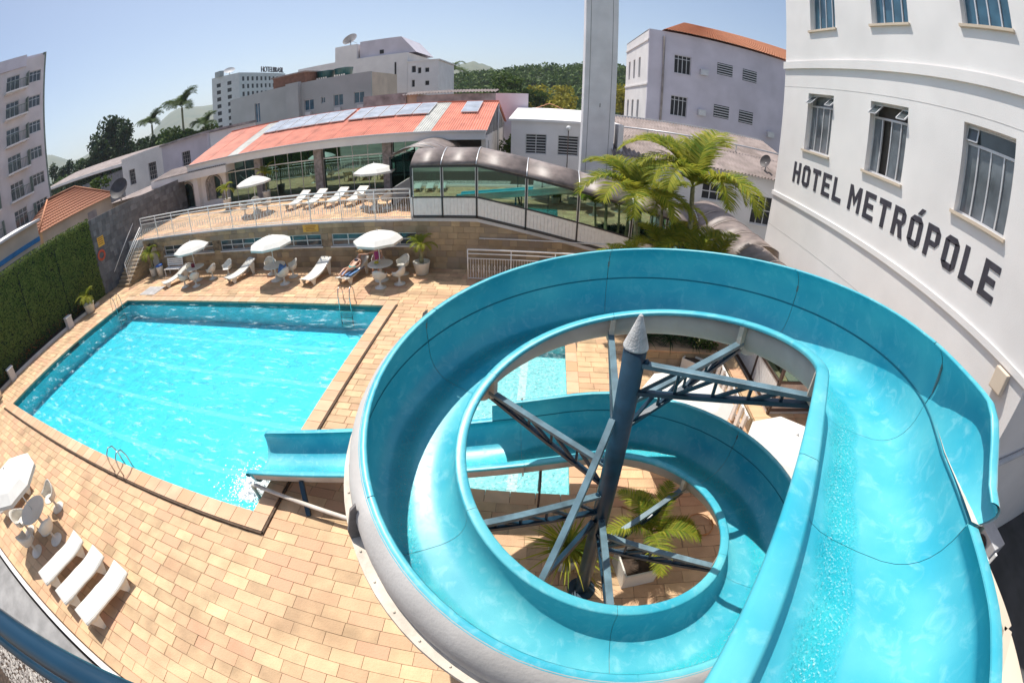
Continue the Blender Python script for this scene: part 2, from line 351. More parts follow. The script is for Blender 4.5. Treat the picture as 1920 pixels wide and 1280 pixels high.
def wall_holes(mb, O, U, N, u0, u1, z0, z1, holes, t):
    """wall slab with real openings; O base point, U along, N outward; holes = (ua,ub,za,zb); slab goes inward by t"""
    U = Vector(U); N = Vector(N); O = Vector(O); Z = Vector((0,0,1))
    cuts = sorted({u0, u1, *[h[0] for h in holes], *[h[1] for h in holes]})
    cuts = [c for c in cuts if u0 <= c <= u1]
    for a, b in zip(cuts, cuts[1:]):
        mid = (a+b)/2; hs = sorted((h[2], h[3]) for h in holes if h[0] < mid < h[1]); z = z0
        for (za, zb) in hs:
            if za > z: mb.fbox(O, U, N, Z, (a, b), (-t, 0), (z, za))
            z = max(z, zb)
        if z < z1: mb.fbox(O, U, N, Z, (a, b), (-t, 0), (z, z1))
    return mb
def window(parent, O, U, N, ua, ub, za, zb, cols=2, rows=(0.5,), fmat=None, pmat=None, fw=0.05, inset=0.12, sill=True, name='window', smat=None):
    U = Vector(U); N = Vector(N); O = Vector(O); Z = Vector((0,0,1)); fmat = fmat or M_ALU; pmat = pmat or M_PANE
    mb = MB()
    for c in range(cols+1):
        u = ua + (ub-ua)*c/cols; e = fw/2 if 0 < c < cols else fw
        u0 = ua if c == 0 else (ub-fw if c == cols else u-fw/2); u1 = ua+fw if c == 0 else (ub if c == cols else u+fw/2)
        mb.fbox(O, U, N, Z, (u0, u1), (-inset-.05, -inset), (za, zb))
    for r in (0.0, *rows, 1.0):
        z = za + (zb-za)*r; z0 = za if r == 0 else (zb-fw if r == 1 else z-fw/2); z1 = za+fw if r == 0 else (zb if r == 1 else z+fw/2)
        mb.fbox(O, U, N, Z, (ua+.001, ub-.001), (-inset-.048, -inset+.003), (z0, z1))
    wo = mb.build(name, fmat, parent)
    MB().fbox(O, U, N, Z, (ua+.002, ub-.002), (-inset-.035, -inset-.02), (za+.002, zb-.002)).build('pane', pmat, wo)
    if sill: MB().fbox(O, U, N, Z, (ua-.06, ub+.06), (-inset-.05, 0.06), (za-.06, za-.002)).build('sill', smat or M_WHITE, wo)
    return wo
def rebase(root, loc):
    loc = Vector(loc); root.location = loc
    for ch in root.children: ch.location = ch.location - loc
    return root

# ================================================================ SETTING
PX0, PX1, PY0, PY1 = -21.5, -5.53, 4.19, 13.72          # main pool
KX0, KX1, KY0, KY1 = -3.6, 0.85, 5.8, 11.75             # children's pool
struct(MB().box(-900, 900, -300, 1500, -2.4, -2.0).build('ground', M_GROUND))
# deck slab in strips round the two pools
deck = MB()
DX0, DX1, DY0, DY1 = -25.2, 8.0, -0.75, 17.4
HG = .1                                                  # the slab stops short of the basin walls
for a in ((DX0, PX0-HG, DY0, DY1), (PX0-HG, PX1+HG, DY0, PY0-HG), (PX0-HG, PX1+HG, PY1+HG, DY1), (PX1+HG, KX0-HG, DY0, DY1), (KX0-HG, KX1+HG, DY0, KY0-HG), (KX0-HG, KX1+HG, KY1+HG, DY1), (KX1+HG, DX1, DY0, DY1)):
    deck.box(*a, -1.9, -0.012)
deck = struct(deck.build('pool_deck', M_JOINT))
cells = []
row = 0; y = DY0
CW = 0.40
while y < DY1 - .05:
    h = 0.262; yc = y + h/2; x = DX0 - random.random() * .57; row += 1
    while x < DX1:
        L = random.choice((.57, .57, .57, .50, .62, .40)); xa, xb = max(x, DX0), min(x+L, DX1); x += L
        segs = [(xa, xb)]
        for (hx0, hx1, hy0, hy1, mg) in ((PX0, PX1, PY0, PY1, CW), (KX0, KX1, KY0, KY1, .30)):
            if hy0 - mg < yc < hy1 + mg:
                ns = []
                for (a, b) in segs:
                    if b <= hx0-mg or a >= hx1+mg: ns.append((a, b)); continue
                    if a < hx0-mg: ns.append((a, hx0-mg))
                    if b > hx1+mg: ns.append((hx1+mg, b))
                segs = ns
        for (a, b) in segs:
            if b-a > .07: cells.append((((a+b)/2, yc, -0.022 + random.uniform(-.003, .003)), (b-a-.009, h-.009, .044)))
    y += h
blocks(deck, 'paving_stone', cells, M_STONE)
# coping stones round both pools (raised on the near and right side of the main pool)
cells = []
def run(a, b, fix0, fix1, axis, L, top):
    n = max(1, round((b-a)/L)); s = (b-a)/n
    for i in range(n):
        c = a + s*(i+.5)
        if axis == 'x': cells.append(((c, (fix0+fix1)/2, top-.04), (s-.012, fix1-fix0-.006, .08)))
        else: cells.append((((fix0+fix1)/2, c, top-.04), (fix1-fix0-.006, s-.012, .08)))
run(PX0-CW, PX1+CW, PY0-CW, PY0+.03, 'x', .44, .062)
run(PY0+.03, PY1-.03, PX1-.03, PX1+CW, 'y', .44, .062)
run(PX0-CW, PX1+CW, PY1-.03, PY1+CW, 'x', .50, .004)
run(PY0+.03, PY1-.03, PX0-CW, PX0+.03, 'y', .50, .004)
run(KX0-.3, KX1+.3, KY0-.3, KY0+.03, 'x', .5, .006); run(KX0-.3, KX1+.3, KY1-.03, KY1+.3, 'x', .5, .006)
run(KY0+.03, KY1-.03, KX1-.03, KX1+.3, 'y', .5, .006); run(KY0+.03, KY1-.03, KX0-.3, KX0+.03, 'y', .5, .006)
blocks(deck, 'coping_stone', cells, M_COPE, nmax=220)
# dark brown strip along the outer edge of the raised coping
g = MB(); g.box(PX0-CW-.05, PX1+CW+.05, PY0-CW-.055, PY0-CW-.004, -.02, .045); g.box(PX1+CW+.004, PX1+CW+.055, PY0-CW-.05, PY1+.02, -.02, .045)
g.build('coping_edge', M_COPEDGE, deck)
# main pool basin
WL = -0.16
def basin(name, x0, x1, y0, y1, d, wm, fm, band):
    b = MB(); t = .09
    b.box(x0-t, x0, y0-t, y1+t, -d, -.02); b.box(x1, x1+t, y0-t, y1+t, -d, -.02); b.box(x0, x1, y0-t, y0, -d, -.02); b.box(x0, x1, y1, y1+t, -d, -.02)
    o = struct(b.build(name, wm))
    MB().box(x0-t, x1+t, y0-t, y1+t, -d-.2, -d).build('pool_floor', fm, o)
    if band:
        q = MB(); e = .012
        q.box(x0, x0+e, y0, y1, -.30, -.03); q.box(x1-e, x1, y0, y1, -.30, -.03); q.box(x0+e, x1-e, y0, y0+e, -.30, -.03); q.box(x0+e, x1-e, y1-e, y1, -.30, -.03)
        q.build('tile_band', band, o)
    return o
bs = basin('pool_basin', PX0, PX1, PY0, PY1, 1.08, M_POOLW, M_POOL, M_BAND)
l = MB()
for i in range(4):
    yy = PY0 + 1.6 + i*2.1; l.box(PX0+.6, PX1-.6, yy, yy+.22, -1.08, -1.076)
l.build('lane_line', mat('lane_tile', (.26,.74,.83), .4, .05, 6), bs)
MB().box(PX0+.002, PX0+.03, 8.8, 9.5, -.26, -.08).build('skimmer', M_DARK, bs)
kb = basin('kids_pool_basin', KX0, KX1, KY0, KY1, 0.45, M_KIDS, M_KIDS, None)
MB().box(-.48, -.26, KY0+.01, KY1-.01, -.45, -.445).build('lane_line', M_WLINE, kb)
def water(name, x0, x1, y0, y1, z, n, mt, amp):
    import mathutils.noise as mn
    rows = []
    ny = max(2, int(n*(y1-y0)/(x1-x0)))
    for j in range(ny+1):
        r = []
        for i in range(n+1):
            x = x0+(x1-x0)*i/n; y = y0+(y1-y0)*j/ny
            k = math.exp(-((x+6.2)**2+(y-5.2)**2)/6.0)
            r.append((x, y, z + amp*(1+2.5*k)*(mn.noise(Vector((x*1.7, y*1.7, 3)))+.5*mn.noise(Vector((x*4.1, y*4.1, 9))))))
        rows.append(r)
    return struct(MB().strip(rows).build(name, mt, None, True))
water('pool_water', PX0+.013, PX1-.013, PY0+.013, PY1-.013, WL, 200, water_mat('pool_water_mat', (0.62, 0.96, 0.99), 7.0, 0.7, 0.6, 3.4, 0, (.45,1.5,1), (.55,.74)), .022)  # white streaks paint glints on the ripples besides churned water
water('kids_pool_water', KX0+.001, KX1-.001, KY0+.001, KY1-.001, -.10, 60, water_mat('kids_water_mat', (0.80, 0.97, 0.98), 12, 0.8, 0.5, 9, 0, (1,1,1), (.50,.72)), .008)  # white speckle is sparkle painted onto the ripples
import mathutils.noise as mn0
# splash where the slide enters
sp = MB(); rr = random.Random(3); rows = []
for i in range(9):
    q = i/8; rows.append([(-6.02+.42*q*math.cos(t)*(1+.25*mn0.noise(Vector((math.cos(t)*2, math.sin(t)*2, 1)))), 5.02+.5*q*math.sin(t)*(1+.25*mn0.noise(Vector((math.cos(t)*2, math.sin(t)*2, 5)))), WL-.03+.20*(1-q)**1.2+.05*mn0.noise(Vector((q*9, t*4, 2)))) for t in [2*math.pi*k/28 for k in range(29)]])
sp.strip(rows)
for i in range(900):
    a = rr.uniform(0, 6.28); d = abs(rr.gauss(0, .33)); c = Vector((-6.1 + d*math.cos(a)*1.4, 5.0 + d*math.sin(a)*1.3, WL + .03 + abs(rr.gauss(0, .10))*max(0, 1-d*1.3))); s_ = rr.uniform(.008, .028)
    sp.add([c+Vector((s_,0,rr.uniform(-.3,.3)*s_)), c+Vector((0,s_,0)), c+Vector((-s_,0,rr.uniform(-.3,.3)*s_)), c+Vector((0,-s_,0))], [(0,1,2,3)])
tag(sp.build('splash_foam', mat('white_fleck', (.92,.95,.95), .8, .02, 5, .6, 40)), kind='stuff')

# near border: low wall, concrete strip, pebbles
nb = thing('low_border_wall', 'low white plastered wall bordering the deck beside a pebble strip', 'wall', (-8, -0.85, 0))
MB().box(-9, 9, -.06, .08, 0, .22).build('wall_body', M_WHITE, nb, bevel=.02)
struct(MB().box(-25.2, 9.5, -2.2, -1.01, -.3, .02).build('concrete_path', mat('path_grey', (.30,.29,.28), .9, .15, 2, .2, 20)))
struct(MB().box(-25.2, 9.5, -9, -2.2, -.3, -.01).build('side_ground', M_SOIL))
pb = MB(); rr = random.Random(5)
for i in range(5000):
    x = rr.uniform(-15, -3); yy = rr.uniform(-3.6, -2.2); s = rr.uniform(.025, .06)
    pb.add([(x-s,yy-s*.7,0),(x+s,yy-s*.6,0),(x+s*.8,yy+s*.7,0),(x-s*.9,yy+s*.6,0),(x,yy,s*.7)], [(0,1,4),(1,2,4),(2,3,4),(3,0,4)])
tag(pb.build('pebbles', M_PEB), 'pale and brown pebbles spread behind the concrete strip', 'pebbles', kind='stuff')

# ================================================================ TERRACE with sandstone retaining wall
TZ = 2.2; WY = 17.4
def wz(x): return TZ + .12 if x < -2.7 else TZ + .12 - .216*(x+2.7)     # foot line of the glazed ramp
terr = thing('terrace', 'raised terrace with sandstone block retaining wall above the pool deck', 'terrace', (0, 0, 0))
MB().box(-28.6, -5.3, WY+.1, 24.5, -1.9, TZ-.02).build('slab', M_CONC, terr)
MB().box(-23.4, -5.3, WY-.02, WY+.1, TZ-.1, TZ-.021).build('slab_edge', M_CONC, terr)
wins = [(-21.3, -16.9), (-16.3, -9.9), (-9.35, -5.25)]
def in_win(xa, xb, za, zb): return any(xb > a-.02 and xa < b+.02 for a, b in wins) and zb > 1.0 and za < 1.62
mb = MB(); wall_holes(mb, (0, WY, 0), (1,0,0), (0,-1,0), -23.4, -5.3, -.05, TZ-.1, [(a, b, 1.02, 1.60) for a, b in wins] + [(-22.9, -22.1, 0, 1.75)], .25)
for i in range(40):
    xa = -5.3 + i*.3
    mb.box(xa, xa+.3, WY, WY+.25, -.05, wz(xa+.3)-.02)
mb.build('wall_core', M_JOINT, terr)
cells = []; z = 0.0; row = 0
while z < 2.35:
    h = .27; x = -23.4 - random.random()*.3
    while x < 6.2:
        L = random.choice((.42, .36, .5, .3, .56)); xa, xb = max(x, -23.4), x+L; x += L
        zb = z+h
        if xa > -5.3: zb = min(zb, wz(xb)-.03)
        else: zb = min(zb, TZ-.1)
        if zb - z < .06: continue
        if xa < -22.1 and xb > -22.9 and z < 1.7: continue
        if in_win(xa, xb, z, zb):
            if z < 1.02 < zb: zb = 1.0
            elif z < 1.62 < zb: cells.append((((xa+xb)/2, WY-.02, (1.64+zb)/2), (xb-xa-.008, .04+random.uniform(0,.012), zb-1.64))); continue
            else: continue
        cells.append((((xa+xb)/2, WY-.02, (z+zb)/2), (xb-xa-.008, .04+random.uniform(0,.012), zb-z-.008)))
    z += h
blocks(terr, 'wall_stone', cells, M_WALLST, 'y')
for a, b in wins:
    n = round((b-a)/.82)
    window(terr, (0, WY, 0), (1,0,0), (0,-1,0), a, b, 1.02, 1.60, n, (.5,), M_ALU, M_PANE, .05, .06, True, 'ribbon_window')
MB().box(-22.9, -22.1, WY+.2, WY+.24, 0, 1.75).build('door', M_DARK, terr)
cells = []; yy = WY+.12
while yy < 24.3:
    x = -28.5 - random.random()*.5
    while x < -5.4:
        L = .57; xa, xb = max(x, -28.5), min(x+L, -5.35); x += L
        if xb-xa > .1: cells.append((((xa+xb)/2, yy+.13, TZ-.02), (xb-xa-.014, .248, .04)))
    yy += .262
blocks(terr, 'floor_stone', cells, M_STONE, nmax=80)

# stairs beside the grey wall
st = thing('stone_stairs', 'sandstone stairs climbing from the deck to the terrace beside the grey wall', 'stairs', (-24.15, 15.4, 0))
for i in range(13):
    MB().box(-.75, .75, i*.22, 3.3, i*.169 - (0 if i else .02), (i+1)*.169).build('step', M_WALLST, st, bevel=.012)
for i in range(13):
    MB().box(.752, .80, i*.22+.02, 2.02, i*.169+.01, (i+1)*.169-.01).build('side_stone', M_WALLST, st)

# ---- railings
def baluster_mesh(h):
    b = MB(); b.tube([(0,0,0),(0,0,h)], .009, 5)
    for s in (-1, 1):
        b.tube([(0,0,h*.28),(s*.035,0,h*.40),(s*.012,0,h*.5),(s*.035,0,h*.60),(0,0,h*.72)], .007, 4)
    b.lathe([(.008,-.03),(.024,0),(.008,.03)], 6, (0,0,h*.5)); me = b.mesh('baluster'); me.materials.append(M_WMETAL); return me
BAL = baluster_mesh(.82); BALP = MB().tube([(0,0,0),(0,0,.82)], .008, 5).mesh('bar'); BALP.materials.append(M_WMETAL)
def railing(name, label, pts, h=1.28, post=1.65, bal=.21, base=.06, group=None, orn=True):
    """polyline railing; pts are floor points; two top rails, a lower rail, posts and ornamental balusters"""
    root = thing(name, label, 'railing', pts[0], 0, group); o = Vector(pts[0])
    for a, b in zip(pts, pts[1:]):
        a = Vector(a) - o; b = Vector(b) - o; d = b-a; L = d.length; up = Vector((0,0,1))
        for hh, r in ((h, .034), (h-.17, .024), (base+.84, .018), (base, .018)):
            MB().tube([a+up*hh, b+up*hh], r, 8).build('rail', M_WMETAL, root, True)
        n = max(1, round(L/post))
        for i in range(n+1): MB().tube([a+d*i/n, a+d*i/n+up*h], .024, 8).build('post', M_WMETAL, root, True)
        k = int(L/bal*2)
        for i in range(1, k):
            p = a + d*i/k; ang = math.atan2(d.y, d.x)
            link_mesh('baluster', (BAL if i % 2 == 0 and orn else BALP), root, p+up*base, (0,0,ang))
    return root
railing('terrace_railing', 'long white metal railing with ornamental balusters along the terrace edge', [(-23.35, WY+.08, TZ), (-5.5, WY+.08, TZ)])
rs = railing('stair_railing', 'white metal railing sloping up beside the stone stairs', [(-23.42, 15.5, .17), (-23.42, 17.4, TZ-.5)], bal=.2)
hr = MB().tube([(-24.95, 15.5, 1.0), (-24.95, 18.0, 3.2)], .025, 8).build('wall_handrail', M_WMETAL, None, True); tag(hr, 'white handrail tube fixed to the grey stone wall along the stairs', 'handrail')
railing('ramp_railing', 'white metal railing with ornamental balusters in front of the glazed ramp', [(-2.92, 16.3, 0), (3.9, 16.3, 0)], h=1.27)
hb = MB().tube([(-2.6, 17.28, 1.42), (3.9, 17.28, 1.42)], .022, 8)
for x in (-2.4, -.3, 1.8, 3.7): hb.tube([(x, 17.28, 1.42), (x, 17.36, 1.36)], .012, 6)
tag(hb.build('ramp_handrail', M_WMETAL, None, True), 'plain white handrail fixed to the sandstone wall under the glazed ramp', 'handrail')

# ================================================================ LEFT BOUNDARY: grey stone wall, ivy wall, flower bed
gw = thing('grey_stone_wall', 'tall dark grey stone block wall beside the stairs', 'wall', (-25.3, 14.5, 0))
MB().box(-.3, 0, 0, 9.5, -.2, 4.42).build('wall_core', M_JOINT, gw)
cells = []; z = 0
while z < 4.4:
    yy = -.0 - random.random()*.2
    while yy < 9.5:
        L = random.choice((.25, .3, .36)); ya, yb = max(yy, 0), min(yy+L, 9.5); yy += L
        if yb-ya > .05: cells.append(((.02, (ya+yb)/2, z+.18), (.04+random.uniform(0,.02), yb-ya-.01, .35)))
    z += .36
rest = MB()
for c, s in cells: rest.chamfer(c, s[1], s[2], s[0], 0, .008, 'x')
tag(rest.build('wall_stone', M_GREYST, gw), kind='stuff')
iv = thing('ivy_wall', 'high boundary wall completely covered in dark green creeping ivy', 'wall', (-25.3, 6, 0))
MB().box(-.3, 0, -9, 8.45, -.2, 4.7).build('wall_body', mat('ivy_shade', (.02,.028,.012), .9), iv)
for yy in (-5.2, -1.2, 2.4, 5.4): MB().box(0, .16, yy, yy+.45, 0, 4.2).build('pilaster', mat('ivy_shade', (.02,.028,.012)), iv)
lv = MB(); rr = random.Random(11)
import mathutils.noise as mn
for i in range(46000):
    yy = rr.uniform(-9, 8.5); z = rr.uniform(0, 4.85)
    dx = .02 + .10*abs(mn.noise(Vector((0, yy*1.1, z*1.1)))) + rr.uniform(0, .05)
    for (p0) in (-5.2, -1.2, 2.4, 5.4):
        if p0 < yy < p0+.45 and z < 4.2: dx += .16
    if z > 4.68: dx = rr.uniform(-.3, .1)
    s = rr.uniform(.03, .065); c = Vector((dx, yy, z)); n = Vector((1, rr.uniform(-.8,.8), rr.uniform(-.3,1.0))).normalized(); u = n.orthogonal().normalized(); u.rotate(Matrix.Rotation(rr.uniform(0,6.28), 3, n)); v = n.cross(u)
    lv.add([c-u*s, c+v*s*.7, c+u*s, c-v*s*.7], [(0,1,2,3)])
tag(lv.build('ivy_leaves', M_IVY, iv), kind='stuff')
bed = thing('flower_bed', 'narrow planting bed with red flowering shrubs at the foot of the ivy wall', 'flower bed', (-24.7, 8, 0))
MB().box(-.55, .35, -8, 5.2, -.05, .10).build('soil', M_SOIL, bed)
MB().box(.35, .47, -8, 5.2, -.05, .16).build('kerb', M_CONC, bed)
def leaf_cloud(mb, c, rad, n, s0, s1, rr, flat=0.0):
    for i in range(n):
        d = Vector((rr.gauss(0,1), rr.gauss(0,1), rr.gauss(0,1))).normalized() * (rr.random()**.45)
        p = Vector(c) + Vector((d.x*rad[0], d.y*rad[1], d.z*rad[2])); s = rr.uniform(s0, s1)
        nn = Vector((rr.uniform(-1,1), rr.uniform(-1,1), rr.uniform(-.2,1.4))).normalized(); u = nn.orthogonal().normalized(); u.rotate(Matrix.Rotation(rr.uniform(0,6.28), 3, nn)); v = nn.cross(u)
        mb.add([p-u*s, p+v*s*.6, p+u*s, p-v*s*.6], [(0,1,2,3)])
    return mb
bl = MB(); fl = MB(); rr = random.Random(12)
for i in range(26):
    yy = -7.6 + i*.49; leaf_cloud(bl, (rr.uniform(-.25,.1), yy, .38), (.34, .32, .32), 170, .03, .06, rr)
    leaf_cloud(fl, (rr.uniform(-.1,.2), yy, .45), (.32, .3, .3), 16, .025, .05, rr)
tag(bl.build('bed_foliage', M_LEAFD, bed), kind='stuff'); tag(fl.build('bed_flowers', mat('red_flower', (.45,.09,.03), .7, .2, 9), bed), kind='stuff')
def square_box(name, label, loc, sx, h, mt=None, group=None):
    o = MB().prism([(-sx*.5,-sx*.5),(sx*.5,-sx*.5),(sx*.5,sx*.5),(-sx*.5,sx*.5)], 0, h)
    o.box(-sx*.56, sx*.56, -sx*.56, sx*.56, h, h+.05)
    o = o.build(name, mt or M_CONC, None, bevel=.015); o.location = loc; return tag(o, label, 'bollard', group)
square_box('bed_bollard', 'grey concrete box bollard in the flower bed next to the white palm pot', (-24.15, 10.55, 0), .42, .62)
square_box('bed_bollard', 'grey concrete box bollard in the flower bed close to the low border wall end', (-24.2, 5.55, 0), .42, .62)

# ================================================================ POTS with palms
def frond(mb, base, az, L, droop, rr, lift=1.0, width=.28, nl=22, e0=None):
    """arching feather leaf: the midrib leaves at angle e0 and bends over by `droop`"""
    d = Vector((math.cos(az), math.sin(az), 0)); e0 = R(62)*lift if e0 is None else e0; p = Vector(base); pts = [p.copy()]
    for i in range(nl):
        th = e0 - droop*2.6*((i+.5)/nl)**1.6; p = p + (d*math.cos(th) + Vector((0,0,1))*math.sin(th))*(L/nl); pts.append(p.copy())
    side = Vector((-d.y, d.x, 0))
    mb.tube(pts, [.016*(1-.8*i/nl) for i in range(nl+1)], 4)
    for i in range(3, nl+1):
        t = i/nl; w = width*L*(math.sin(math.pi*min(1, .15+t*.82))**.7)
        tang = (pts[i]-pts[i-1]).normalized(); up = side.cross(tang)
        if up.z < 0: up = -up
        for s in (-1, 1):
            for k in (0, .33, .66):
                p = pts[i] - (pts[i]-pts[i-1])*k; ww = w*rr.uniform(.85,1.12)
                tip = p + side*s*ww*.85 + tang*ww*.65 + up*ww*.30 - Vector((0,0,1))*ww*rr.uniform(.15,.5)
                m = (p+tip)/2 + up*ww*.10; wd = tang*(.010*L)
                mb.add([p-wd*.6, p+wd*.6, m+wd, tip, m-wd], [(0,1,2,4),(4,2,3)])
def palm(name, label, loc, trunk_pts, r0, nf, L, droop, seed, lift=1.0, group=None, width=.28, azs=None, lm=None, nl=22):
    rr = random.Random(seed); root = thing(name, label, 'palm', loc, 0, group)
    n = len(trunk_pts); fine = []
    for i in range(n-1):
        for k in range(6): fine.append(Vector(trunk_pts[i]).lerp(Vector(trunk_pts[i+1]), k/6))
    fine.append(Vector(trunk_pts[-1]))
    MB().tube(fine, [r0*(1-.35*i/len(fine))*(1.0+.10*(i%2)) for i in range(len(fine))], 9).build('trunk', M_PTRUNK, root, True)
    top = Vector(trunk_pts[-1])
    for i in range(nf):
        az = (azs[i] if azs else i*2.4+rr.uniform(-.3,.3)); b = MB(); q = ((i*.618) % 1.0)
        frond(b, top, az, L*rr.uniform(.85,1.1), droop*rr.uniform(.8,1.2), rr, 1, width, nl, R(28 + 56*q)*lift)
        b.build('frond', lm or M_PALM, root)
    return root
def pot(name, label, loc, r, h, mt=None, group=None, square=False):
    o = thing(name, label, 'plant pot', loc, 0, group); mt = mt or M_WPLAS
    if square: MB().lathe([(r*.95,0),(r*1.1,.02),(r*1.35,h*.97),(r*1.38,h),(r*1.2,h),(r*1.15,h*.9)], 4).build('pot_body', mt, o)
    else: MB().lathe([(r*.72,0),(r*.8,.02),(r,h*.75),(r*1.08,h*.95),(r*1.08,h),(r*.95,h),(r*.93,h*.88)], 18).build('pot_body', mt, o, True)
    MB().lathe([(.01,h*.84),(r*.9,h*.86)], 12).build('soil', M_SOIL, o); return o
pot('palm_pot', 'white round pot with a small palm beside the pool ladder and ivy wall', (-24.05, 12.3, 0), .36, .55)
palm('potted_palm', 'small bright green palm growing in the white pot by the ivy wall', (-24.05, 12.3, .5), [(0,0,0),(.03,0,.35)], .06, 11, 1.0, .75, 21)
pot('palm_pot', 'white round pot with a feathery palm standing beside the ivy wall far from the stairs', (-23.75, 4.0, 0), .36, .55)
palm('potted_palm', 'small palm growing in the white pot half out of the picture', (-23.75, 4.0, .5), [(0,0,0),(.0,.02,.3)], .06, 10, .9, .75, 22)
pot('palm_pot', 'small white pot with a tall palm by the foot of the stairs', (-22.3, 16.9, 0), .26, .5)
palm('potted_palm', 'dark green palm in the white pot between the stairs and the blue-lidded bin', (-22.3, 16.9, .45), [(0,0,0),(.03,-.02,.9)], .06, 12, .95, .8, 23)
pot('palm_pot', 'white round pot against the sandstone wall near the ramp railing', (-4.95, 16.75, 0), .34, .55)
palm('potted_palm', 'short-trunked palm in the white pot against the sandstone wall', (-4.95, 16.75, .5), [(0,0,0),(.02,0,.75)], .09, 12, .75, .8, 24)
pot('palm_pot', 'tall white pot with a small palm in front of the arched porch', (-19.3, 22.0, TZ), .26, .7)
palm('potted_palm', 'yellow-green fan-like palm in the tall white terrace pot', (-19.3, 22.0, TZ+.65), [(0,0,0),(0,0,.6)], .06, 13, .8, .7, 25)
pot('palm_pot', 'white pot beside the glass front of the restaurant', (-17.0, 23.4, TZ), .26, .6)
palm('potted_palm', 'slender yellow-leaved palm beside the restaurant glass', (-17.0, 23.4, TZ+.55), [(0,0,0),(.05,0,1.1)], .04, 6, 1.1, .5, 26)
bn = thing('litter_bin', 'white round litter bin with bright blue lid near the stairs', 'bin', (-21.4, 16.75, 0))
MB().lathe([(.19,0),(.24,.62),(.24,.64)], 16).build('bin_body', M_WPLAS, bn, True); MB().lathe([(.25,.64),(.25,.70),(.2,.74),(.05,.76)], 16).build('lid', mat('blue_lid', (.02,.13,.5), .4), bn, True)
be = thing('garden_bench', 'white slatted bench against the sandstone wall under the ribbon window', 'bench', (-20.2, 16.9, 0))
for i in range(4): MB().box(-.75, .75, -.22+i*.11, -.13+i*.11, .40, .425).build('seat_slat', M_WMETAL, be)
for i in range(4): MB().box(-.75, .75, .20+i*.02, .225+i*.02, .50+i*.11, .58+i*.11).build('back_slat', M_WMETAL, be)
for x in (-.68, .68): MB().beam((x,-.18,0),(x,-.18,.40),.05,.05).build('leg', M_WMETAL, be); MB().beam((x,.2,0),(x,.28,.92),.05,.05).build('leg', M_WMETAL, be)
gr = MB().box(-.75, .75, -.5, .5, .006, .02)
for i in range(18): gr.box(-.74, .74, -.48+i*.055, -.46+i*.055, .02, .026)
gr = gr.build('floor_grate', mat('grate_grey', (.55,.52,.5), .6)); gr.location = (-20.2, 14.8, 0); tag(gr, 'flat grey metal grate set in the deck near the pool corner', 'grate')
lb = thing('lifebuoy', 'orange lifebuoy ring hanging on the grey stone wall', 'lifebuoy', (-25.2, 14.95, 2.35))
tor = MB(); rows = []
for i in range(21):
    a = 2*math.pi*i/20; rows.append([(.06*math.sin(b)+.02, (.27+.075*math.cos(b))*math.cos(a), (.27+.075*math.cos(b))*math.sin(a)) for b in [2*math.pi*k/8 for k in range(9)]])
tor.strip(rows).build('ring', M_RED, lb, True)
ys = MB().box(0, .02, -.28, .28, -.3, .3); ys = ys.build('notice_board', M_YEL); ys.location = (-25.22, 15.15, 3.15); tag(ys, 'yellow notice board on the grey stone wall above the lifebuoy', 'sign')
for i in range(4): MB().box(.021, .024, -.22, .22-.05*(i%2), .2-i*.12, .235-i*.12).build('text_line', mat('sign_text', (.25,.06,.02), .6), ys)
ys2 = MB().box(-.42, .42, -.02, 0, -.17, .17).build('notice_board', M_YEL); ys2.location = (-10.35, WY-.06, 1.92); tag(ys2, 'orange notice board on the sandstone wall over the ribbon windows', 'sign')
for i in range(4): MB().box(-.30+.05*(i%2), .30-.04*(i%3), -.024, -.021, .10-i*.07, .125-i*.07).build('text_line', mat('sign_text', (.25,.06,.02)), ys2)

# ================================================================ WATER SLIDE
SC = Vector((0.965, 3.65, 0)); P0, P1 = R(-37), R(456)
def zhel(p): return 4.945 - .447*p + .007*(p-3)**2
LS, LE = 3.9, 6.45                                        # straight run-in and run-out
Z0, Z1 = zhel(P0), zhel(P1)
def frame(s):
    """s < 0: straight start (metres), 0..P1-P0: helix (radians), beyond: straight exit (metres). returns base point at r = 0, outward n, rim height"""
    if s < 0:
        n = Vector((math.cos(P0), math.sin(P0), 0)); T = Vector((-n.y, n.x, 0))
        return SC + T*s, n, Z0 - .125*s
    if s <= P1-P0:
        p = P0+s; return SC.copy(), Vector((math.cos(p), math.sin(p), 0)), zhel(p)
    u = s-(P1-P0); n = Vector((math.cos(P1), math.sin(P1), 0)); T = Vector((-n.y, n.x, 0))
    return SC + T*u, n, Z1 - (Z1-.74)*(u/LE)*(1.25-.25*u/LE)
SEND = P1-P0+LE
def pt(s, r, dz):
    if s < -.7: r = 1.7 + (r-1.7)*(1 + .21*min(1, (-.7-s)/1.4))      # the lane widens towards its start
    b, n, z = frame(s); q = b + n*r; return (q.x, q.y, z+dz)
ARC = []
for i in range(17):
    t = math.pi*i/16; c, sn = math.cos(t), math.sin(t)
    ARC.append((2.352 - .534*math.copysign(abs(c)**.62, c), -.02 - .47*abs(sn)**.75 + .08*(i/16)**3))
INNER = [(1.70,-.045),(1.695,-.02),(1.70,0),(1.72,.008),(1.80,.008),(1.818,0)] + ARC
OUTF = [(2.884,.055),(2.90,.062),(2.985,.062),(3.0,.05),(3.0,.02)]
WALL = [(2.886,.062),(2.90,.20),(2.895,.32),(2.865,.43),(2.81,.52),(2.745,.58),(2.70,.598),(2.672,.592)]
EXT0, EXT1 = -1.42, P1-P0+1.45
def hfac(s): 
    if s < EXT0+.65: t = max(0, (s-EXT0)/.65); return .42 + .58*(t*t*(3-2*t))
    return 1.0
ws = thing('water_slide', 'big turquoise fibreglass spiral water slide running down into the pool', 'water slide', (SC.x, SC.y, 0))
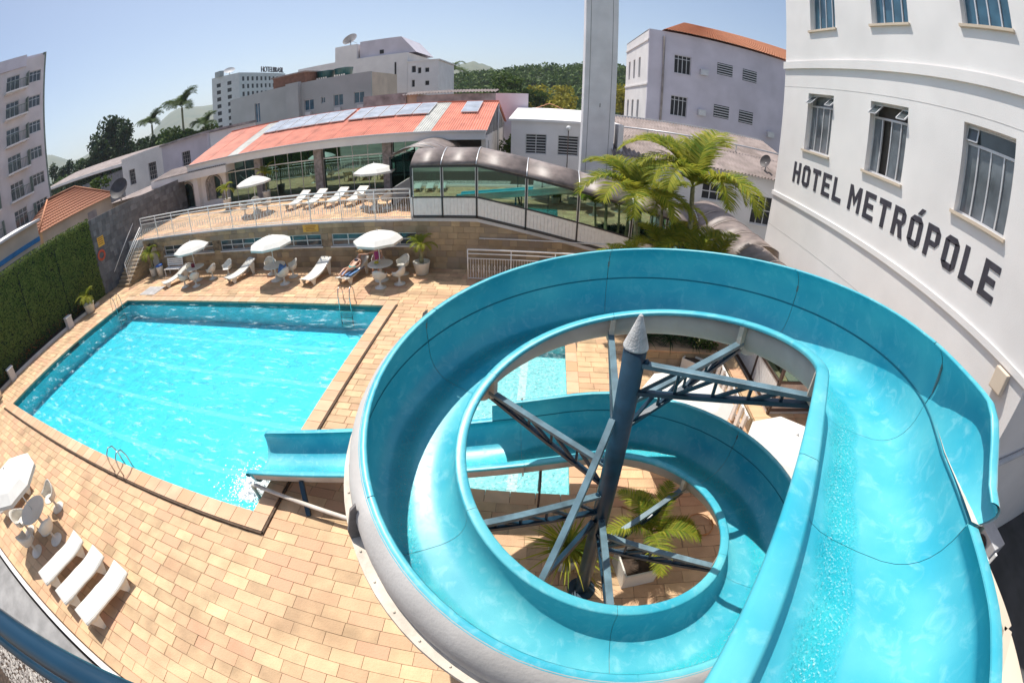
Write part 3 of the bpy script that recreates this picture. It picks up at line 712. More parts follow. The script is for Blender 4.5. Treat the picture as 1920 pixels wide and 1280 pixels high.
seams = [-LS, -1.42, R(28)-P0-R(60.5), R(28)-P0] + [R(28)-P0+R(60.5)*k for k in range(1, 7)] + [P1-P0+.9, P1-P0+3.6, SEND]
seams = sorted(set(round(x, 4) for x in seams)); seams = [x for i, x in enumerate(seams) if i == 0 or x-seams[i-1] > .2]
def samples(a, b):
    n = max(4, int((b-a)/(.07 if b <= P1-P0 and a >= 0 else .12))); return [a+(b-a)*i/n for i in range(n+1)]
def flare(s): return max(0, min(1, (.20-s)/.85))            # the wall stands up straight towards its start
def shell(prof, ss, off=0.0, scale=None): return [[pt(s, r + (flare(s)*.27*max(0, dz/.6)**1.3 if scale else 0), dz*(scale(s) if scale else 1)) for (r, dz) in prof] for s in ss]
UNDER = [(1.705,-.05),(1.80,-.05)] + [(2.352+(r-2.352)*1.035, dz-.03) for r, dz in ARC] + [(2.93,.03),(2.99,.03)]
for a, b in zip(seams, seams[1:]):
    ss = samples(a+.0025*(1 if a < 0 or a > P1-P0 else .45), b-.0025*(1 if b < 0 or b > P1-P0 else .45)); mid = (a+b)/2
    tr = MB().strip(shell(INNER + ([] if EXT0 < mid < EXT1 else OUTF), ss)).build('trough_section', M_BLUE, ws, True)
    MB().strip(shell(UNDER, samples(a, b))).build('underside', M_FIBRE, tr, True)
    for s in (a, b):                                       # bolted stiffener flange at each joint
        if s in (seams[0], seams[-1]): continue
        rib = MB(); rows = []
        for ds in (-.012, .012):
            k = ds if s < 0 or s > P1-P0 else ds/2.3
            rows.append([pt(s+k, r, dz) for r, dz in UNDER[1:-2]]); 
        lo = [[pt(s+k2, 2.352+(r-2.352)*1.10, dz-.05) for r, dz in UNDER[1:-2]] for k2 in (-.006, .006)]
        rib.strip([rows[0], lo[0]]).strip([lo[0], lo[1]]).strip([lo[1], rows[1]])
        if s == b: rib.build('joint_flange', M_FIBRE, tr)
    for tr_ in (tr,): tr_.location = -Vector((SC.x, SC.y, 0))
BOLT = MB().lathe([(.014,0),(.014,.012),(.008,.016)], 6).mesh('bolt'); BOLT.materials.append(M_FLANGE)
wseams = [EXT0] + [x for x in seams if EXT0+.3 < x < EXT1-.2] + [EXT1]
for a, b in zip(wseams, wseams[1:]):
    k = .004*(.4 if 0 < a < P1-P0 else 1); ss = samples(a+k, b-k)
    wp = MB().strip(shell(WALL, ss, 0, hfac)).build('wall_panel', M_BLUE, ws, True); wp.location = -Vector((SC.x, SC.y, 0))
    MB().strip(shell([(2.882,.050),(2.879,.056),(2.879,.066),(2.883,.072)], samples(a, b), 0)).build('seam_gasket', mat('gasket', (.015,.16,.22), .7), wp)
    lip = [(2.672,.592),(2.665,.60),(2.68,.616),(2.72,.612),(2.755,.598)]
    MB().strip(shell(lip, ss, 0, hfac)).build('rim_lip', M_BLUE, wp, True)
    back = [(r+.022+.006*(i == 0), dz+.008*(i > 4)) for i, (r, dz) in enumerate(WALL[:-1])][::-1]
    MB().strip(shell([(2.74,.606)] + back[1:], samples(a, b), 0, hfac)).build('wall_back', M_FIBRE, wp, True)
    fl = [(2.90,.085),(3.03,.085),(3.035,.02),(2.93,.02)]
    MB().strip(shell(fl, samples(a, b), 0)).build('wall_flange', M_FLANGE, wp)
    n = max(2, int((b-a)*(2.9 if 0 <= a < P1-P0 else 1)/.33))
    for i in range(n): link_mesh('bolt', BOLT, wp, pt(a+(b-a)*(i+.5)/n, 2.975, .085))
# gusset plates outside the wall at each joint
for s in wseams[1:-1]:
    g_ = MB(); k = .012 if s < 0 or s > P1-P0 else .005
    poly = [(2.92,.08),(3.03,.085),(3.03,.20),(2.93,.50),(2.86,.56)]
    f0 = [pt(s-k, r, dz) for r, dz in poly]; f1 = [pt(s+k, r, dz) for r, dz in poly]
    g_.add(f0+f1, [(0,1,2,3,4),(9,8,7,6,5)] + [(i, (i+1) % 5, 5+(i+1) % 5, 5+i) for i in range(5)])
    o = g_.build('gusset', mat('gusset_grey', (.22,.20,.19), .7, .2, 6), ws); o.location = -Vector((SC.x, SC.y, 0))
# end lip of the run-out: rolled nose
nose = MB(); rows = []
for j in range(5):
    a = R(180*j/4); rows.append([pt(SEND+.10*math.sin(a), r, dz-.06+.06*math.cos(a)) for r, dz in INNER[2:]+OUTF[:4]])
o = nose.strip(rows).build('nose', M_BLUE, ws, True); o.location = -Vector((SC.x, SC.y, 0))
# post, cone cap
def child(mb, name, mt, parent=ws, **k):
    o = mb.build(name, mt, parent, **k)
    if parent is ws: o.location = -Vector((SC.x, SC.y, 0))
    return o
PB = Vector((SC.x+.05, SC.y-.02, 0)); PT = Vector((SC.x-.02, SC.y+.0, 4.83))
po = child(MB().tube([PB, PT], .118, 20), 'post', M_STEELB, smooth=True)
child(MB().lathe([(.128,0),(.128,.015),(.02,.34),(.004,.355)], 20, PT), 'cone_cap', mat('cap_white', (.62,.60,.58), .9, .15, 9, .5, 60, dirt=.3), smooth=False)
child(MB().lathe([(.24,0),(.24,.03),(.13,.035)], 16, PB), 'base_plate', M_STEELB)
def onpost(z): return PB.lerp(PT, z/4.83)
def arm(phi, dzp=.62, flip=False):
    p = phi; n = Vector((math.cos(p), math.sin(p), 0)); zr = zhel(p); a0 = onpost(zr-dzp) + n*.11; e = SC + n*1.80; e.z = zr-.30
    root = MB().beam(a0, e, .085, .05).build('truss_arm', M_ARM, ws, bevel=.004); root.location = -Vector((SC.x, SC.y, 0))
    lo0 = onpost(zr-dzp-.34) + n*.11; lo1 = e - Vector((0,0,.07))
    MB().beam(lo0, lo1, .07, .045).build('lower_chord', M_STEELB, root)
    web = MB(); ks = (.0, .22, .44, .64, .82)
    for i in range(4):
        up0 = a0.lerp(e, ks[i]); up1 = a0.lerp(e, ks[i+1]); l0 = lo0.lerp(lo1, ks[i]); l1 = lo0.lerp(lo1, ks[i+1])
        web.beam(l0, up1, .04, .03); web.beam(up1, l1, .03, .03)
    web.build('web', M_STEELB, root)
    br = MB(); k = .02
    poly = [(1.705,-.055),(1.79,-.055),(1.79,-.40),(1.715,-.34)]
    f0 = [pt(p-P0-k, r, dz) for r, dz in poly]; f1 = [pt(p-P0+k, r, dz) for r, dz in poly]
    br.add(f0+f1, [(0,1,2,3),(7,6,5,4)] + [(i, (i+1) % 4, 4+(i+1) % 4, 4+i) for i in range(4)]).build('end_bracket', M_FLANGE, root)
    MB().lathe([(.03,-.02),(.03,.03),(.012,.05)], 8, a0+Vector((0,0,.02))+n*.03).build('bolt', M_STEELB, root)
for k in range(-1, 7): arm(R(28 + 60.5*k))
hg = child(MB().beam(onpost(3.95)+Vector((-.12,-.06,0)), SC+Vector((math.cos(R(242))*1.75, math.sin(R(242))*1.75, zhel(R(242))-.25)), .07, .09), 'hanger_beam', M_ARM, bevel=.004)
child(MB().beam(onpost(2.2)+Vector((-.10,-.1,0)), SC+Vector((math.cos(R(222))*1.62, math.sin(R(222))*1.62, .9)), .07, .09), 'brace', M_STEELB)
# run-out legs, feed pipe
for u in (5.2, 2.6):
    b, n, z = frame(P1-P0+u); q = b+n*1.95
    child(MB().beam((q.x-.05, q.y-.13, z-.30), (q.x+.12, q.y-.55, 0), .10, .10), 'leg', M_STEELB, bevel=.006)
    q2 = b+n*2.7; child(MB().beam((q2.x, q2.y, z-.47), (q2.x, q2.y, -.0 if u < 4 else .0), .10, .10), 'leg', M_STEELB)
child(MB().tube([(-5.75,4.75,-.25),(-5.75,4.72,.28),(-5.62,4.70,.34),(-2.2,4.35,.20),(1.0,3.2,.12)], .045, 10), 'feed_pipe', mat('pvc', (.66,.60,.52), .5, .1, 5), smooth=True)
# water running down the trough
wt = []; 
def bott(r):  # trough height at r
    for (r0, d0), (r1, d1) in zip(ARC, ARC[1:]):
        if r0 <= r <= r1: return d0+(d1-d0)*(r-r0)/(r1-r0)
    return -.4
rr = random.Random(4)
for s in samples(-LS+.02, SEND-.02):
    if s < 0: c = 2.20; hw = .17
    elif s < P1-P0: c = 2.20+.30*min(1, s/1.6); hw = .17
    else: t = min(1, (s-(P1-P0))/2); c = 2.50-.25*t; hw = .17+.03*t
    c += .02*math.sin(s*9); row = []
    for i in range(9):
        r = c+hw*(i/4-1); row.append(pt(s, r, bott(r)+.014-.012*abs(i/4-1)**3))
    wt.append(row)
o = MB().strip(wt).build('slide_water', water_mat('slide_water_mat', (.50,1.0,1.0), 30, .35, .8, 55, .0, (1,1,1), (.54,.68), 'flow'), None, True); struct(o)  # white specks put the running water's sparkle into its colour
fa = o.data.attributes.new('flow', 'FLOAT', 'POINT'); fa.data.foreach_set('value', [max(0, 1-abs((i % 9)/4-1)**2.2)**.8*random.uniform(.75, 1) for i in range(len(o.data.vertices))])

# ================================================================ HOTEL on the right
HX = 8.0; HY1 = 14.3; HY0 = 2.77; HTOP = 17.0
ho = thing('hotel_building', 'tall white hotel wall with dark painted lettering above the slide', 'building', (0, 0, 0))
U_, N_ = (0, -1, 0), (-1, 0, 0); O_ = (HX, HY1, 0)          # u runs from the far corner towards the camera
hw = [(1.66, 3.12), (4.92, 6.44), (8.32, 9.82)]
holes = [(a, b, za, zb) for a, b in hw for za, zb in ((6.89, 8.76), (10.94, 12.81))]
mb = MB(); wall_holes(mb, O_, U_, N_, 0, HY1-HY0, 0, HTOP, holes, .35)
mb.build('wall', M_WHITE, ho)
MB().box(HX+.35, HX+9, HY0, HY1, 0, HTOP).build('block', M_WHITE, ho)
mb = MB(); mb.fbox(O_, U_, N_, (0,0,1), (-.04, HY1-HY0+.04), (-.1, .07), (9.60, 9.86)); mb.build('cornice', M_WHITE, ho)
MB().fbox(O_, U_, N_, (0,0,1), (-.03, HY1-HY0+.03), (-.1, .05), (4.98, 5.12)).build('cornice', M_WHITE, ho)
def rib_line(z):
    MB().fbox(O_, U_, N_, (0,0,1), (.0, HY1-HY0), (-.02, .004), (z, z+.012)).build('plaster_joint', mat('joint_grey', (.6,.57,.55), .8), ho)
for z in (8.95, 3.9): rib_line(z)
rr = random.Random(8)
for k, (a, b) in enumerate(hw):
    for f, (za, zb) in enumerate(((6.89, 8.76), (10.94, 12.81))):
        wo = MB(); Z = (0,0,1); ins = .16
        for u0, u1 in ((a, a+.05), (b-.05, b), (a+(b-a)*.25-.02, a+(b-a)*.25+.02), (a+(b-a)*.5-.02, a+(b-a)*.5+.02), (a+(b-a)*.75-.02, a+(b-a)*.75+.02)):
            wo.fbox(O_, U_, N_, Z, (u0, u1), (-ins-.05, -ins), (za, zb if u0 in (a, b-.05) else zb-.38))
        for z0, z1 in ((za, za+.05), (zb-.05, zb), (zb-.42, zb-.36)): wo.fbox(O_, U_, N_, Z, (a+.001, b-.001), (-ins-.048, -ins+.004), (z0, z1))
        wo = wo.build('window', M_ALU, ho)
        for q in range(4):
            if (k, f) == (1, 0) and q == 1: continue
            u0 = a+(b-a)*q/4; MB().fbox(O_, U_, N_, Z, (u0+.03, u0+(b-a)/4-.03), (-ins-.03-.012*(q%2), -ins-.02-.012*(q%2)), (za+.05, zb-.42)).build('pane', M_PANEB if f else mat('hotel_pane', (.15,.17,.19), .08, .2, 2, spec=.7), wo)
        MB().fbox(O_, U_, N_, Z, (a, b), (-.34, -.33), (za, zb)).build('curtain', M_CURT if (k, f) != (1, 0) else mat('room_dark', (.10,.085,.075), .9), wo)
        MB().fbox(O_, U_, N_, Z, (a-.07, b+.07), (-ins-.05, .07), (za-.07, za-.001)).build('sill', M_BEIGEW, wo)
        for q in ((0, 3) if k < 2 else (0,)):                       # tilted top vents
            u0 = a+(b-a)*q/4+.03; u1 = u0+(b-a)/4-.06; v = MB(); open_ = .26 if k < 2 else .06
            p = lambda u, o, z: Vector(O_)+Vector(U_)*u+Vector(N_)*o+Vector((0,0,z))
            t0, t1, b0, b1 = p(u0,-ins,zb-.06), p(u1,-ins,zb-.06), p(u0,-ins+open_,zb-.34), p(u1,-ins+open_,zb-.34)
            for c, d in ((t0,t1),(t1,b1),(b1,b0),(b0,t0)): v.beam(c, d, .03, .03)
            v = v.build('vent_pane', M_ALU, wo); MB().add([t0,t1,b1,b0], [(0,1,2,3)]).build('pane', M_PANE, v)
        if not (k < 2): MB().fbox(O_, U_, N_, Z, (a+.05, b-.05), (-ins-.03, -ins-.02), (zb-.36, zb-.05)).build('pane', M_PANE, wo)
# painted letters HOTEL METROPOLE as thin raised shapes
def letter(ch, w, h, s):
    """list of polygons (u, z) for one block capital"""
    B = lambda x0, x1, y0, y1: [(x0,y0),(x1,y0),(x1,y1),(x0,y1)]
    c = s*.75
    O = [[(c,0),(w-c,0),(w-c-.0,s),(c,s)], [(c,h-s),(w-c,h-s),(w-c,h),(c,h)], B(0,s,c,h-c), B(w-s,w,c,h-c),
         [(0,c),(c,0),(c,s),(s,c)], [(w-c,0),(w,c),(w-s,c),(w-c,s)], [(0,h-c),(s,h-c),(c,h-s),(c,h)], [(w-c,h-s),(w-s,h-c),(w,h-c),(w-c,h)]]
    return {'H': [B(0,s,0,h), B(w-s,w,0,h), B(s,w-s,h/2-s*.45,h/2+s*.45)], 'O': O, 'T': [B(0,w,h-s,h), B(w/2-s/2,w/2+s/2,0,h-s)],
            'E': [B(0,s,0,h), B(s,w,0,s*.9), B(s,w*.86,h/2-s*.45,h/2+s*.45), B(s,w,h-s*.9,h)], 'L': [B(0,s,0,h), B(s,w,0,s)],
            'M': [B(0,s*.9,0,h), B(w-s*.9,w,0,h), [(s*.9,h),(s*.9,h-s*1.7),(w/2,h*.22),(w/2,h*.22+s*1.6)], [(w/2,h*.22+s*1.6),(w/2,h*.22),(w-s*.9,h-s*1.7),(w-s*.9,h)]],
            'R': [B(0,s,0,h), B(s,w-c,h-s*.9,h), B(s,w-c,h*.45-s*.2,h*.45+s*.6), B(w-s,w,h*.45+c*.9,h-c), [(w-c,h-s*.9),(w-s,h-c),(w,h-c),(w-c,h)], [(w-c,h*.45-s*.2),(w,h*.45+c*.9),(w-s,h*.45+c*.9),(w-c,h*.45+s*.6)], [(w*.45,h*.45-s*.2),(w*.45+s*1.05,h*.45-s*.2),(w,0),(w-s*1.1,0)]],
            'P': [B(0,s,0,h), B(s,w-c,h-s*.9,h), B(s,w-c,h*.40-s*.2,h*.40+s*.6), B(w-s,w,h*.40+c*.9,h-c), [(w-c,h-s*.9),(w-s,h-c),(w,h-c),(w-c,h)], [(w-c,h*.40-s*.2),(w,h*.40+c*.9),(w-s,h*.40+c*.9),(w-c,h*.40+s*.6)]]}[ch]
def text(parent, txt, u0, z0, pitch, w, h, s, out):
    u = u0
    for ch in txt:
        if ch == ' ': u += pitch*.55; continue
        acc = ch == 'Ó'; lw = w*1.22 if ch == 'M' else w; mb = MB()
        for poly in letter('O' if acc else ch, lw, h, s) + ([[(lw*.45,h+s*.35),(lw*.75,h+s*.35),(lw*1.0,h+s*1.4),(lw*.72,h+s*1.4)]] if acc else []):
            k = len(poly); f0 = [Vector(O_)+Vector(U_)*(u+a)+Vector(N_)*.002+Vector((0,0,z0+b)) for a, b in poly]; f1 = [q+Vector(N_)*out for q in f0]
            mb.add(f0+f1, [tuple(range(k)), tuple(range(2*k-1, k-1, -1))] + [(i, (i+1)%k, k+(i+1)%k, k+i) for i in range(k)])
        mb.build('letter', M_LETTER, parent); u += lw + (pitch-w)
text(ho, 'HOTEL', 1.22, 5.72, .605, .455, .68, .14, .012)
text(ho, 'METRÓPOLE', 4.46, 5.70, .62, .46, .69, .145, .012)
lp = MB().fbox(O_, U_, N_, (0,0,1), (10.75, 11.1), (.03, .20), (4.55, 4.95)).build('wall_lamp', M_BEIGEW, ho, bevel=.02)
# recessed wing behind the near corner
MB().box(HX+9, HX+12, -14, HY0+.5, 0, HTOP).build('rear_wing', M_BEIGEW, ho)
struct(MB().box(4.9, 18, -12, HY0-.01, .004, .03).build('service_yard', M_ASPH))
MB().tube([(HX+.6, HY0-.08, 0), (HX+.6, HY0-.08, 3.4), (HX+4.5, HY0-.08, 3.6)], .07, 10).build('waste_pipe', M_CONC, ho, True)
sl = thing('side_parapet', 'narrow beige parapet wall beside the top of the slide', 'parapet', (4.3, 0, 0))
MB().box(-.06, .12, -.15, .70, 2.6, 4.5).build('parapet_wall', M_BEIGEW, sl, bevel=.01)
MB().beam((.03, -.15, 4.40), (-.35, -.45, 4.40), .16, .2).build('parapet_wall', M_BEIGEW, sl)
MB().box(.12, 1.1, -1.6, -.3, 2.6, 3.9).build('roof_slab', M_BEIGEW, sl)
la = thing('white_ladder', 'white metal ladder between the slide and the parapet', 'ladder', (4.75, .98, 0))
for dy in (-.26, .26): MB().beam((0,dy,2.4),(0,dy,4.45),.04,.04).build('stile', M_WMETAL, la)
for i in range(9): MB().beam((0,-.26,2.55+i*.22),(0,.26,2.55+i*.22),.03,.03).build('rung', M_WMETAL, la)
ac = thing('air_conditioner', 'grey air conditioning unit on the dark side of the hotel', 'air conditioner', (HX+1.2, 1.9, 1.6))
MB().box(-.2,.35,-.45,.45,0,.6).build('casing', M_ALU, ac, bevel=.02); MB().lathe([(.22,0),(.22,.02)],16).build('fan_grille', M_BLACK, ac).matrix_local = Matrix.Translation((-.21,0,.3)) @ Matrix.Rotation(R(-90),4,'Y')

# ================================================================ GLAZED RAMP with bronze barrel roof
def barrel(mb, a0, a1, w0, w1, z0, z1, rise, axis, n=14, th=.03):
    """vaulted sheet from a0 to a1 along axis; w0..w1 across; spring heights z0 at a0 and z1 at a1"""
    rows = []
    for i in range(2):
        a = (a0, a1)[i]; zz = (z0, z1)[i]; r = []
        for k in range(n+1):
            t = k/n; wv = w0+(w1-w0)*t; z = zz + rise*math.sin(math.pi*t)**.85
            r.append((a, wv, z) if axis == 'x' else (wv, a, z))
        rows.append(r)
    return mb.strip(rows)
gl = thing('glazed_ramp', 'glazed covered ramp with bronze barrel roof and white lower panels on the sandstone wall', 'walkway', (0, 0, 0))
GY0, GY1 = 17.30, 19.6
xs = [-5.35, -4.1, -2.7, -.74, 1.32, 3.5, 5.0, 6.4]
def gz(x): return wz(x)
H1, H2 = .83, 2.13
MB().box(-5.4, -2.7, GY0, GY1, gz(-3)-.2, gz(-3)+.02).build('ramp_floor', M_CONC, gl)
MB().add([(-2.7,GY0,gz(-2.7)),(6.4,GY0,gz(6.4)),(6.4,GY1,gz(6.4)),(-2.7,GY1,gz(-2.7)),(-2.7,GY0,gz(-2.7)-.2),(6.4,GY0,gz(6.4)-.2),(6.4,GY1,gz(6.4)-.2),(-2.7,GY1,gz(-2.7)-.2)],
         [(0,1,2,3),(7,6,5,4),(0,4,5,1),(1,5,6,2),(2,6,7,3),(3,7,4,0)]).build('ramp_floor', M_CONC, gl)
def slab(x0, x1, y0, y1, za, zb, name, mt, lift=0):
    v = [(x0,y0,gz(x0)+za),(x1,y0,gz(x1)+za),(x1,y0,gz(x1)+zb),(x0,y0,gz(x0)+zb),(x0,y1,gz(x0)+za),(x1,y1,gz(x1)+za),(x1,y1,gz(x1)+zb),(x0,y1,gz(x0)+zb)]
    return MB().add(v, [(0,1,2,3),(5,4,7,6),(4,0,3,7),(1,5,6,2),(3,2,6,7),(4,5,1,0)]).build(name, mt, gl)
for a, b in zip(xs, xs[1:]):
    for yy, sgn in ((GY0, 1), (GY1, -1)):
        y0, y1 = (yy, yy+.05) if sgn > 0 else (yy-.05, yy)
        slab(a, b, y0-.01, y1+.01, -.06, .06, 'frame_bar', M_BLACK); slab(a, b, y0-.008, y1+.008, H1-.03, H1+.03, 'frame_bar', M_BLACK); slab(a, b, y0-.012, y1+.012, H2-.06, H2+.05, 'frame_bar', M_BLACK)
        if sgn > 0:
            n = int((b-a)/.14); w_ = (b-a-.06)/n
            for i in range(n): slab(a+.03+w_*i+.003, a+.03+w_*(i+1)-.003, y0+.012, y1-.012, .06, H1-.03, 'board', M_WMETAL)
            slab(a+.04, b-.04, y0+.02, y1-.02, H1+.03, H2-.06, 'glass_pane', M_GLASS)
            for u in ((a+.03, a+.06), (b-.06, b-.03)): slab(u[0], u[1], y0-.004, y1, H1+.03, H2-.06, 'pane_edge', M_ALU)
        else: slab(a, b, y0+.02, y1-.02, H1+.03, H2-.06, 'glass_pane', M_GLASS); slab(a, b, y0+.015, y1-.015, .06, H1-.03, 'board', M_WMETAL)
        MB().beam((b, (y0+y1)/2, gz(b)-.06), (b, (y0+y1)/2, gz(b)+H2), .07, .07).build('mullion', M_BLACK, gl)
    barrel(MB(), a, b, GY0-.12, GY1+.12, gz(a)+H2+.05, gz(b)+H2+.05, .55, 'x').build('roof_sheet', M_BRONZE, gl, True, solid=.02)
    barrel(MB(), b-.02, b+.02, GY0-.13, GY1+.13, gz(b)+H2+.065, gz(b)+H2+.065, .56, 'x').build('roof_rib', M_ALU, gl, True, solid=.02)
MB().box(-5.42, -5.36, GY0, GY1, TZ+.1, TZ+.12+H1).build('end_panel', M_WMETAL, gl)
for yy in (GY0+.02, GY0+1.1, GY1-.05): MB().box(-5.43, -5.36, yy, yy+.05, TZ, TZ+.12+H2).build('mullion', M_BLACK, gl)
# link roof to the restaurant door
barrel(MB(), 19.5, 24.0, -7.2, -4.6, TZ+2.35, TZ+2.45, .5, 'y').build('link_roof', M_BRONZE, gl, True, solid=.02)
for yy in (20.2, 21.1, 22.0, 22.9, 23.8): barrel(MB(), yy, yy+.04, -7.22, -4.58, TZ+2.37, TZ+2.37, .52, 'y').build('roof_rib', M_ALU, gl, True, solid=.02)
for x, yy in ((-7.1, 19.7), (-7.1, 23.7), (-4.7, 23.7)): MB().beam((x,yy,TZ),(x,yy,TZ+2.4),.07,.07).build('mullion', M_BLACK, gl)
MB().box(-7.13, -7.09, 19.7, 23.7, TZ+.9, TZ+2.3).build('glass_pane', M_GLASS, gl); MB().box(-7.14, -7.08, 19.7, 23.7, TZ, TZ+.85).build('end_panel', M_WMETAL, gl)
# second arm along the hotel wall
g2 = thing('hotel_walkway', 'covered walkway with bronze vaulted roof running along the hotel wall', 'walkway', (0, 0, 0))
GX = 6.42; ys_ = [8.6, 10.1, 11.6, 13.1, 14.6, 16.1, 17.6, 19.5]
for a, b in zip(ys_, ys_[1:]):
    barrel(MB(), a, b, GX-.12, HX-.01 if b < 14.4 else 8.6, 2.72, 2.72, .62, 'y').build('roof_sheet', M_BRONZE, g2, True, solid=.02)
    barrel(MB(), a-.02, a+.02, GX-.14, (HX-.012 if b < 14.4 else 8.62), 2.735, 2.735, .63, 'y').build('roof_rib', mat('rib_pinkish', (.5,.42,.38), .5), g2, True, solid=.02)
    if b <= 13.2:
        for z0, z1 in ((.1, .2), (1.02, 1.1), (2.62, 2.74)): MB().box(GX-.01, GX+.07, a, b, z0, z1).build('frame_bar', M_BROWN, g2)
        MB().beam((GX+.03, a, 0), (GX+.03, a, 2.7), .08, .08).build('mullion', M_BROWN, g2)
        n = 10
        for i in range(n): w_ = (b-a-.08)/n; MB().box(GX+.01, GX+.05, a+.04+w_*i+.004, a+.04+w_*(i+1)-.004, .2, 1.02).build('board', M_WMETAL, g2)
        MB().box(GX+.02, GX+.035, a+.04, b-.04, 1.1, 2.62).build('glass_pane', M_GLASS, g2)
for z0, z1 in ((.1, .2), (1.02, 1.1), (2.62, 2.74)): MB().box(GX, HX-.01, 8.57, 8.64, z0, z1).build('frame_bar', M_BROWN, g2)
for i in range(11): MB().box(GX+.08+i*.135, GX+.08+i*.135+.128, 8.58, 8.62, .2, 1.02).build('board', mat('pink_board', (.62,.52,.46), .5), g2)
MB().box(GX+.08, HX-.02, 8.59, 8.605, 1.1, 2.62).build('glass_pane', M_GLASS, g2)
MB().box(GX, HX-.01, 8.6, 19.5, -.02, .1).build('floor', M_CONC, g2)
# low sandstone wall, white bars (drying rails) and parasol below the slide
lw = thing('low_stone_wall', 'low sandstone ledge beside the hotel walkway seen through the slide ring', 'wall', (0, 0, 0)); cells = []
MB().box(5.55, 5.95, 7.0, 12.4, 0, .42).build('wall_core', M_JOINT, lw)
for i in range(12):
    cells.append(((5.75, 7.2+i*.45, .44), (.42, .438, .05)))
blocks(lw, 'cap_stone', cells, M_STONE, nmax=20)
cells = [((5.53, 7.2+i*.45, .11+.21*j), (.04, .438, .2)) for i in range(12) for j in range(2)]
mb = MB()
for c, s in cells: mb.box(c[0]-.02, c[0]+.02, c[1]-s[1]/2, c[1]+s[1]/2, c[2]-.1, c[2]+.1)
tag(mb.build('face_stones', M_WALLST, lw), kind='stuff')
bk = thing('white_fence', 'white slatted low fence beside the low stone ledge', 'fence', (5.15, 7.6, 0))
for i in range(8): MB().box(-.03, .03, i*.32, i*.32+.14, .05, .75).build('slat', M_WMETAL, bk)
for z in (.2, .65): MB().box(.03, .055, -.05, 2.5, z, z+.07).build('rail', M_WMETAL, bk)
pl = thing('shrub_bed', 'raised stone bed of dark strappy plants beyond the children\'s pool', 'planting bed', (0, 0, 0))
MB().box(2.9, 5.4, 10.85, 12.6, 0, .45).build('bed_body', M_JOINT, pl)
cells = [((2.98+.56*i+.28*(j%2), 10.83, .11+.22*j), (.55, .04, .21)) for i in range(5) for j in range(2)]
blocks(pl, 'bed_stone', cells, M_WALLST, 'y', 20)
MB().box(2.88, 5.45, 10.80, 11.0, .45, .50).build('bed_cap', M_STONE, pl)
rr = random.Random(31)
def strap_plant(name, label, loc, n, L, mt, w=.022, group=None):
    root = thing(name, label, 'plant', loc, 0, group); mb = MB()
    for i in range(n):
        az = rr.uniform(0, 6.28); d = Vector((math.cos(az), math.sin(az), 0)); l = L*rr.uniform(.6, 1.1); e = rr.uniform(.5, 1.3); sd = Vector((-d.y, d.x, 0)); row = []
        for k in range(6):
            t = k/5; p = d*(l*t*math.cos(e)*(1+.3*t)) + Vector((0,0,l*(t*math.sin(e) - .55*t*t))); ww = w*(1-t*t*.95); row.append([p-sd*ww, p+sd*ww])
        mb.strip(row)
    mb.build('leaves', mt, root); return root
for i in range(9): strap_plant('strappy_plant', 'dark green strappy plant growing in the raised stone bed', (3.2+i*.26, 11.4+.35*(i%3), .5), 55, .75, M_LEAFD, group='strappy plants in the raised bed')
fs = thing('flowering_shrub', 'leafy shrub with pale yellow flowers by the white planter box', 'shrub', (5.05, 11.3, .1))
mb = leaf_cloud(MB(), (0,0,.55), (.52,.5,.42), 900, .03, .06, rr); tag(mb.build('foliage', M_LEAF, fs), kind='stuff'); MB().tube([(0,0,0),(0,0,.4)], .03, 6).build('stem', M_TRUNK, fs)
mb = leaf_cloud(MB(), (-.05,-.1,.68), (.5,.45,.36), 70, .03, .05, rr); tag(mb.build('blossoms', mat('cream_flower', (.75,.68,.3), .7), fs), kind='stuff')
def trough_planter(label, loc, rz, sx=.95, sy=.42, h=.36):
    o = thing('planter_box', label, 'planter', loc, rz)
    mb = MB(); mb.box(-sx/2, sx/2, -sy/2, -sy/2+.03, 0, h); mb.box(-sx/2, sx/2, sy/2-.03, sy/2, 0, h); mb.box(-sx/2, -sx/2+.03, -sy/2+.03, sy/2-.03, 0, h); mb.box(sx/2-.03, sx/2, -sy/2+.03, sy/2-.03, 0, h)
    mb.build('box_sides', M_WPLAS, o); MB().box(-sx/2+.03, sx/2-.03, -sy/2+.03, sy/2-.03, .02, h-.06).build('soil', M_SOIL, o); return o
trough_planter('long white planter box standing below the flowering shrub', (4.75, 10.55, 0), R(-38))
trough_planter('white square planter under the slide holding a feathery palm', (1.95, 4.0, 0), R(12), .62, .62, .42)
palm('planter_palm', 'feathery palm growing in the white planter under the slide ring', (1.95, 4.05, .38), [(0,0,0),(.08,.1,.7)], .035, 7, 1.0, .62, 33, lm=M_PALM)
pot('agave_pot', 'white round pot under the slide beside the blue post', (.72, 4.2, 0), .30, .45)
strap_plant('spiky_plant', 'spiky green and yellow long-leaved plant in the pot under the slide', (.72, 4.2, .42), 150, .95, M_PALM, .02)
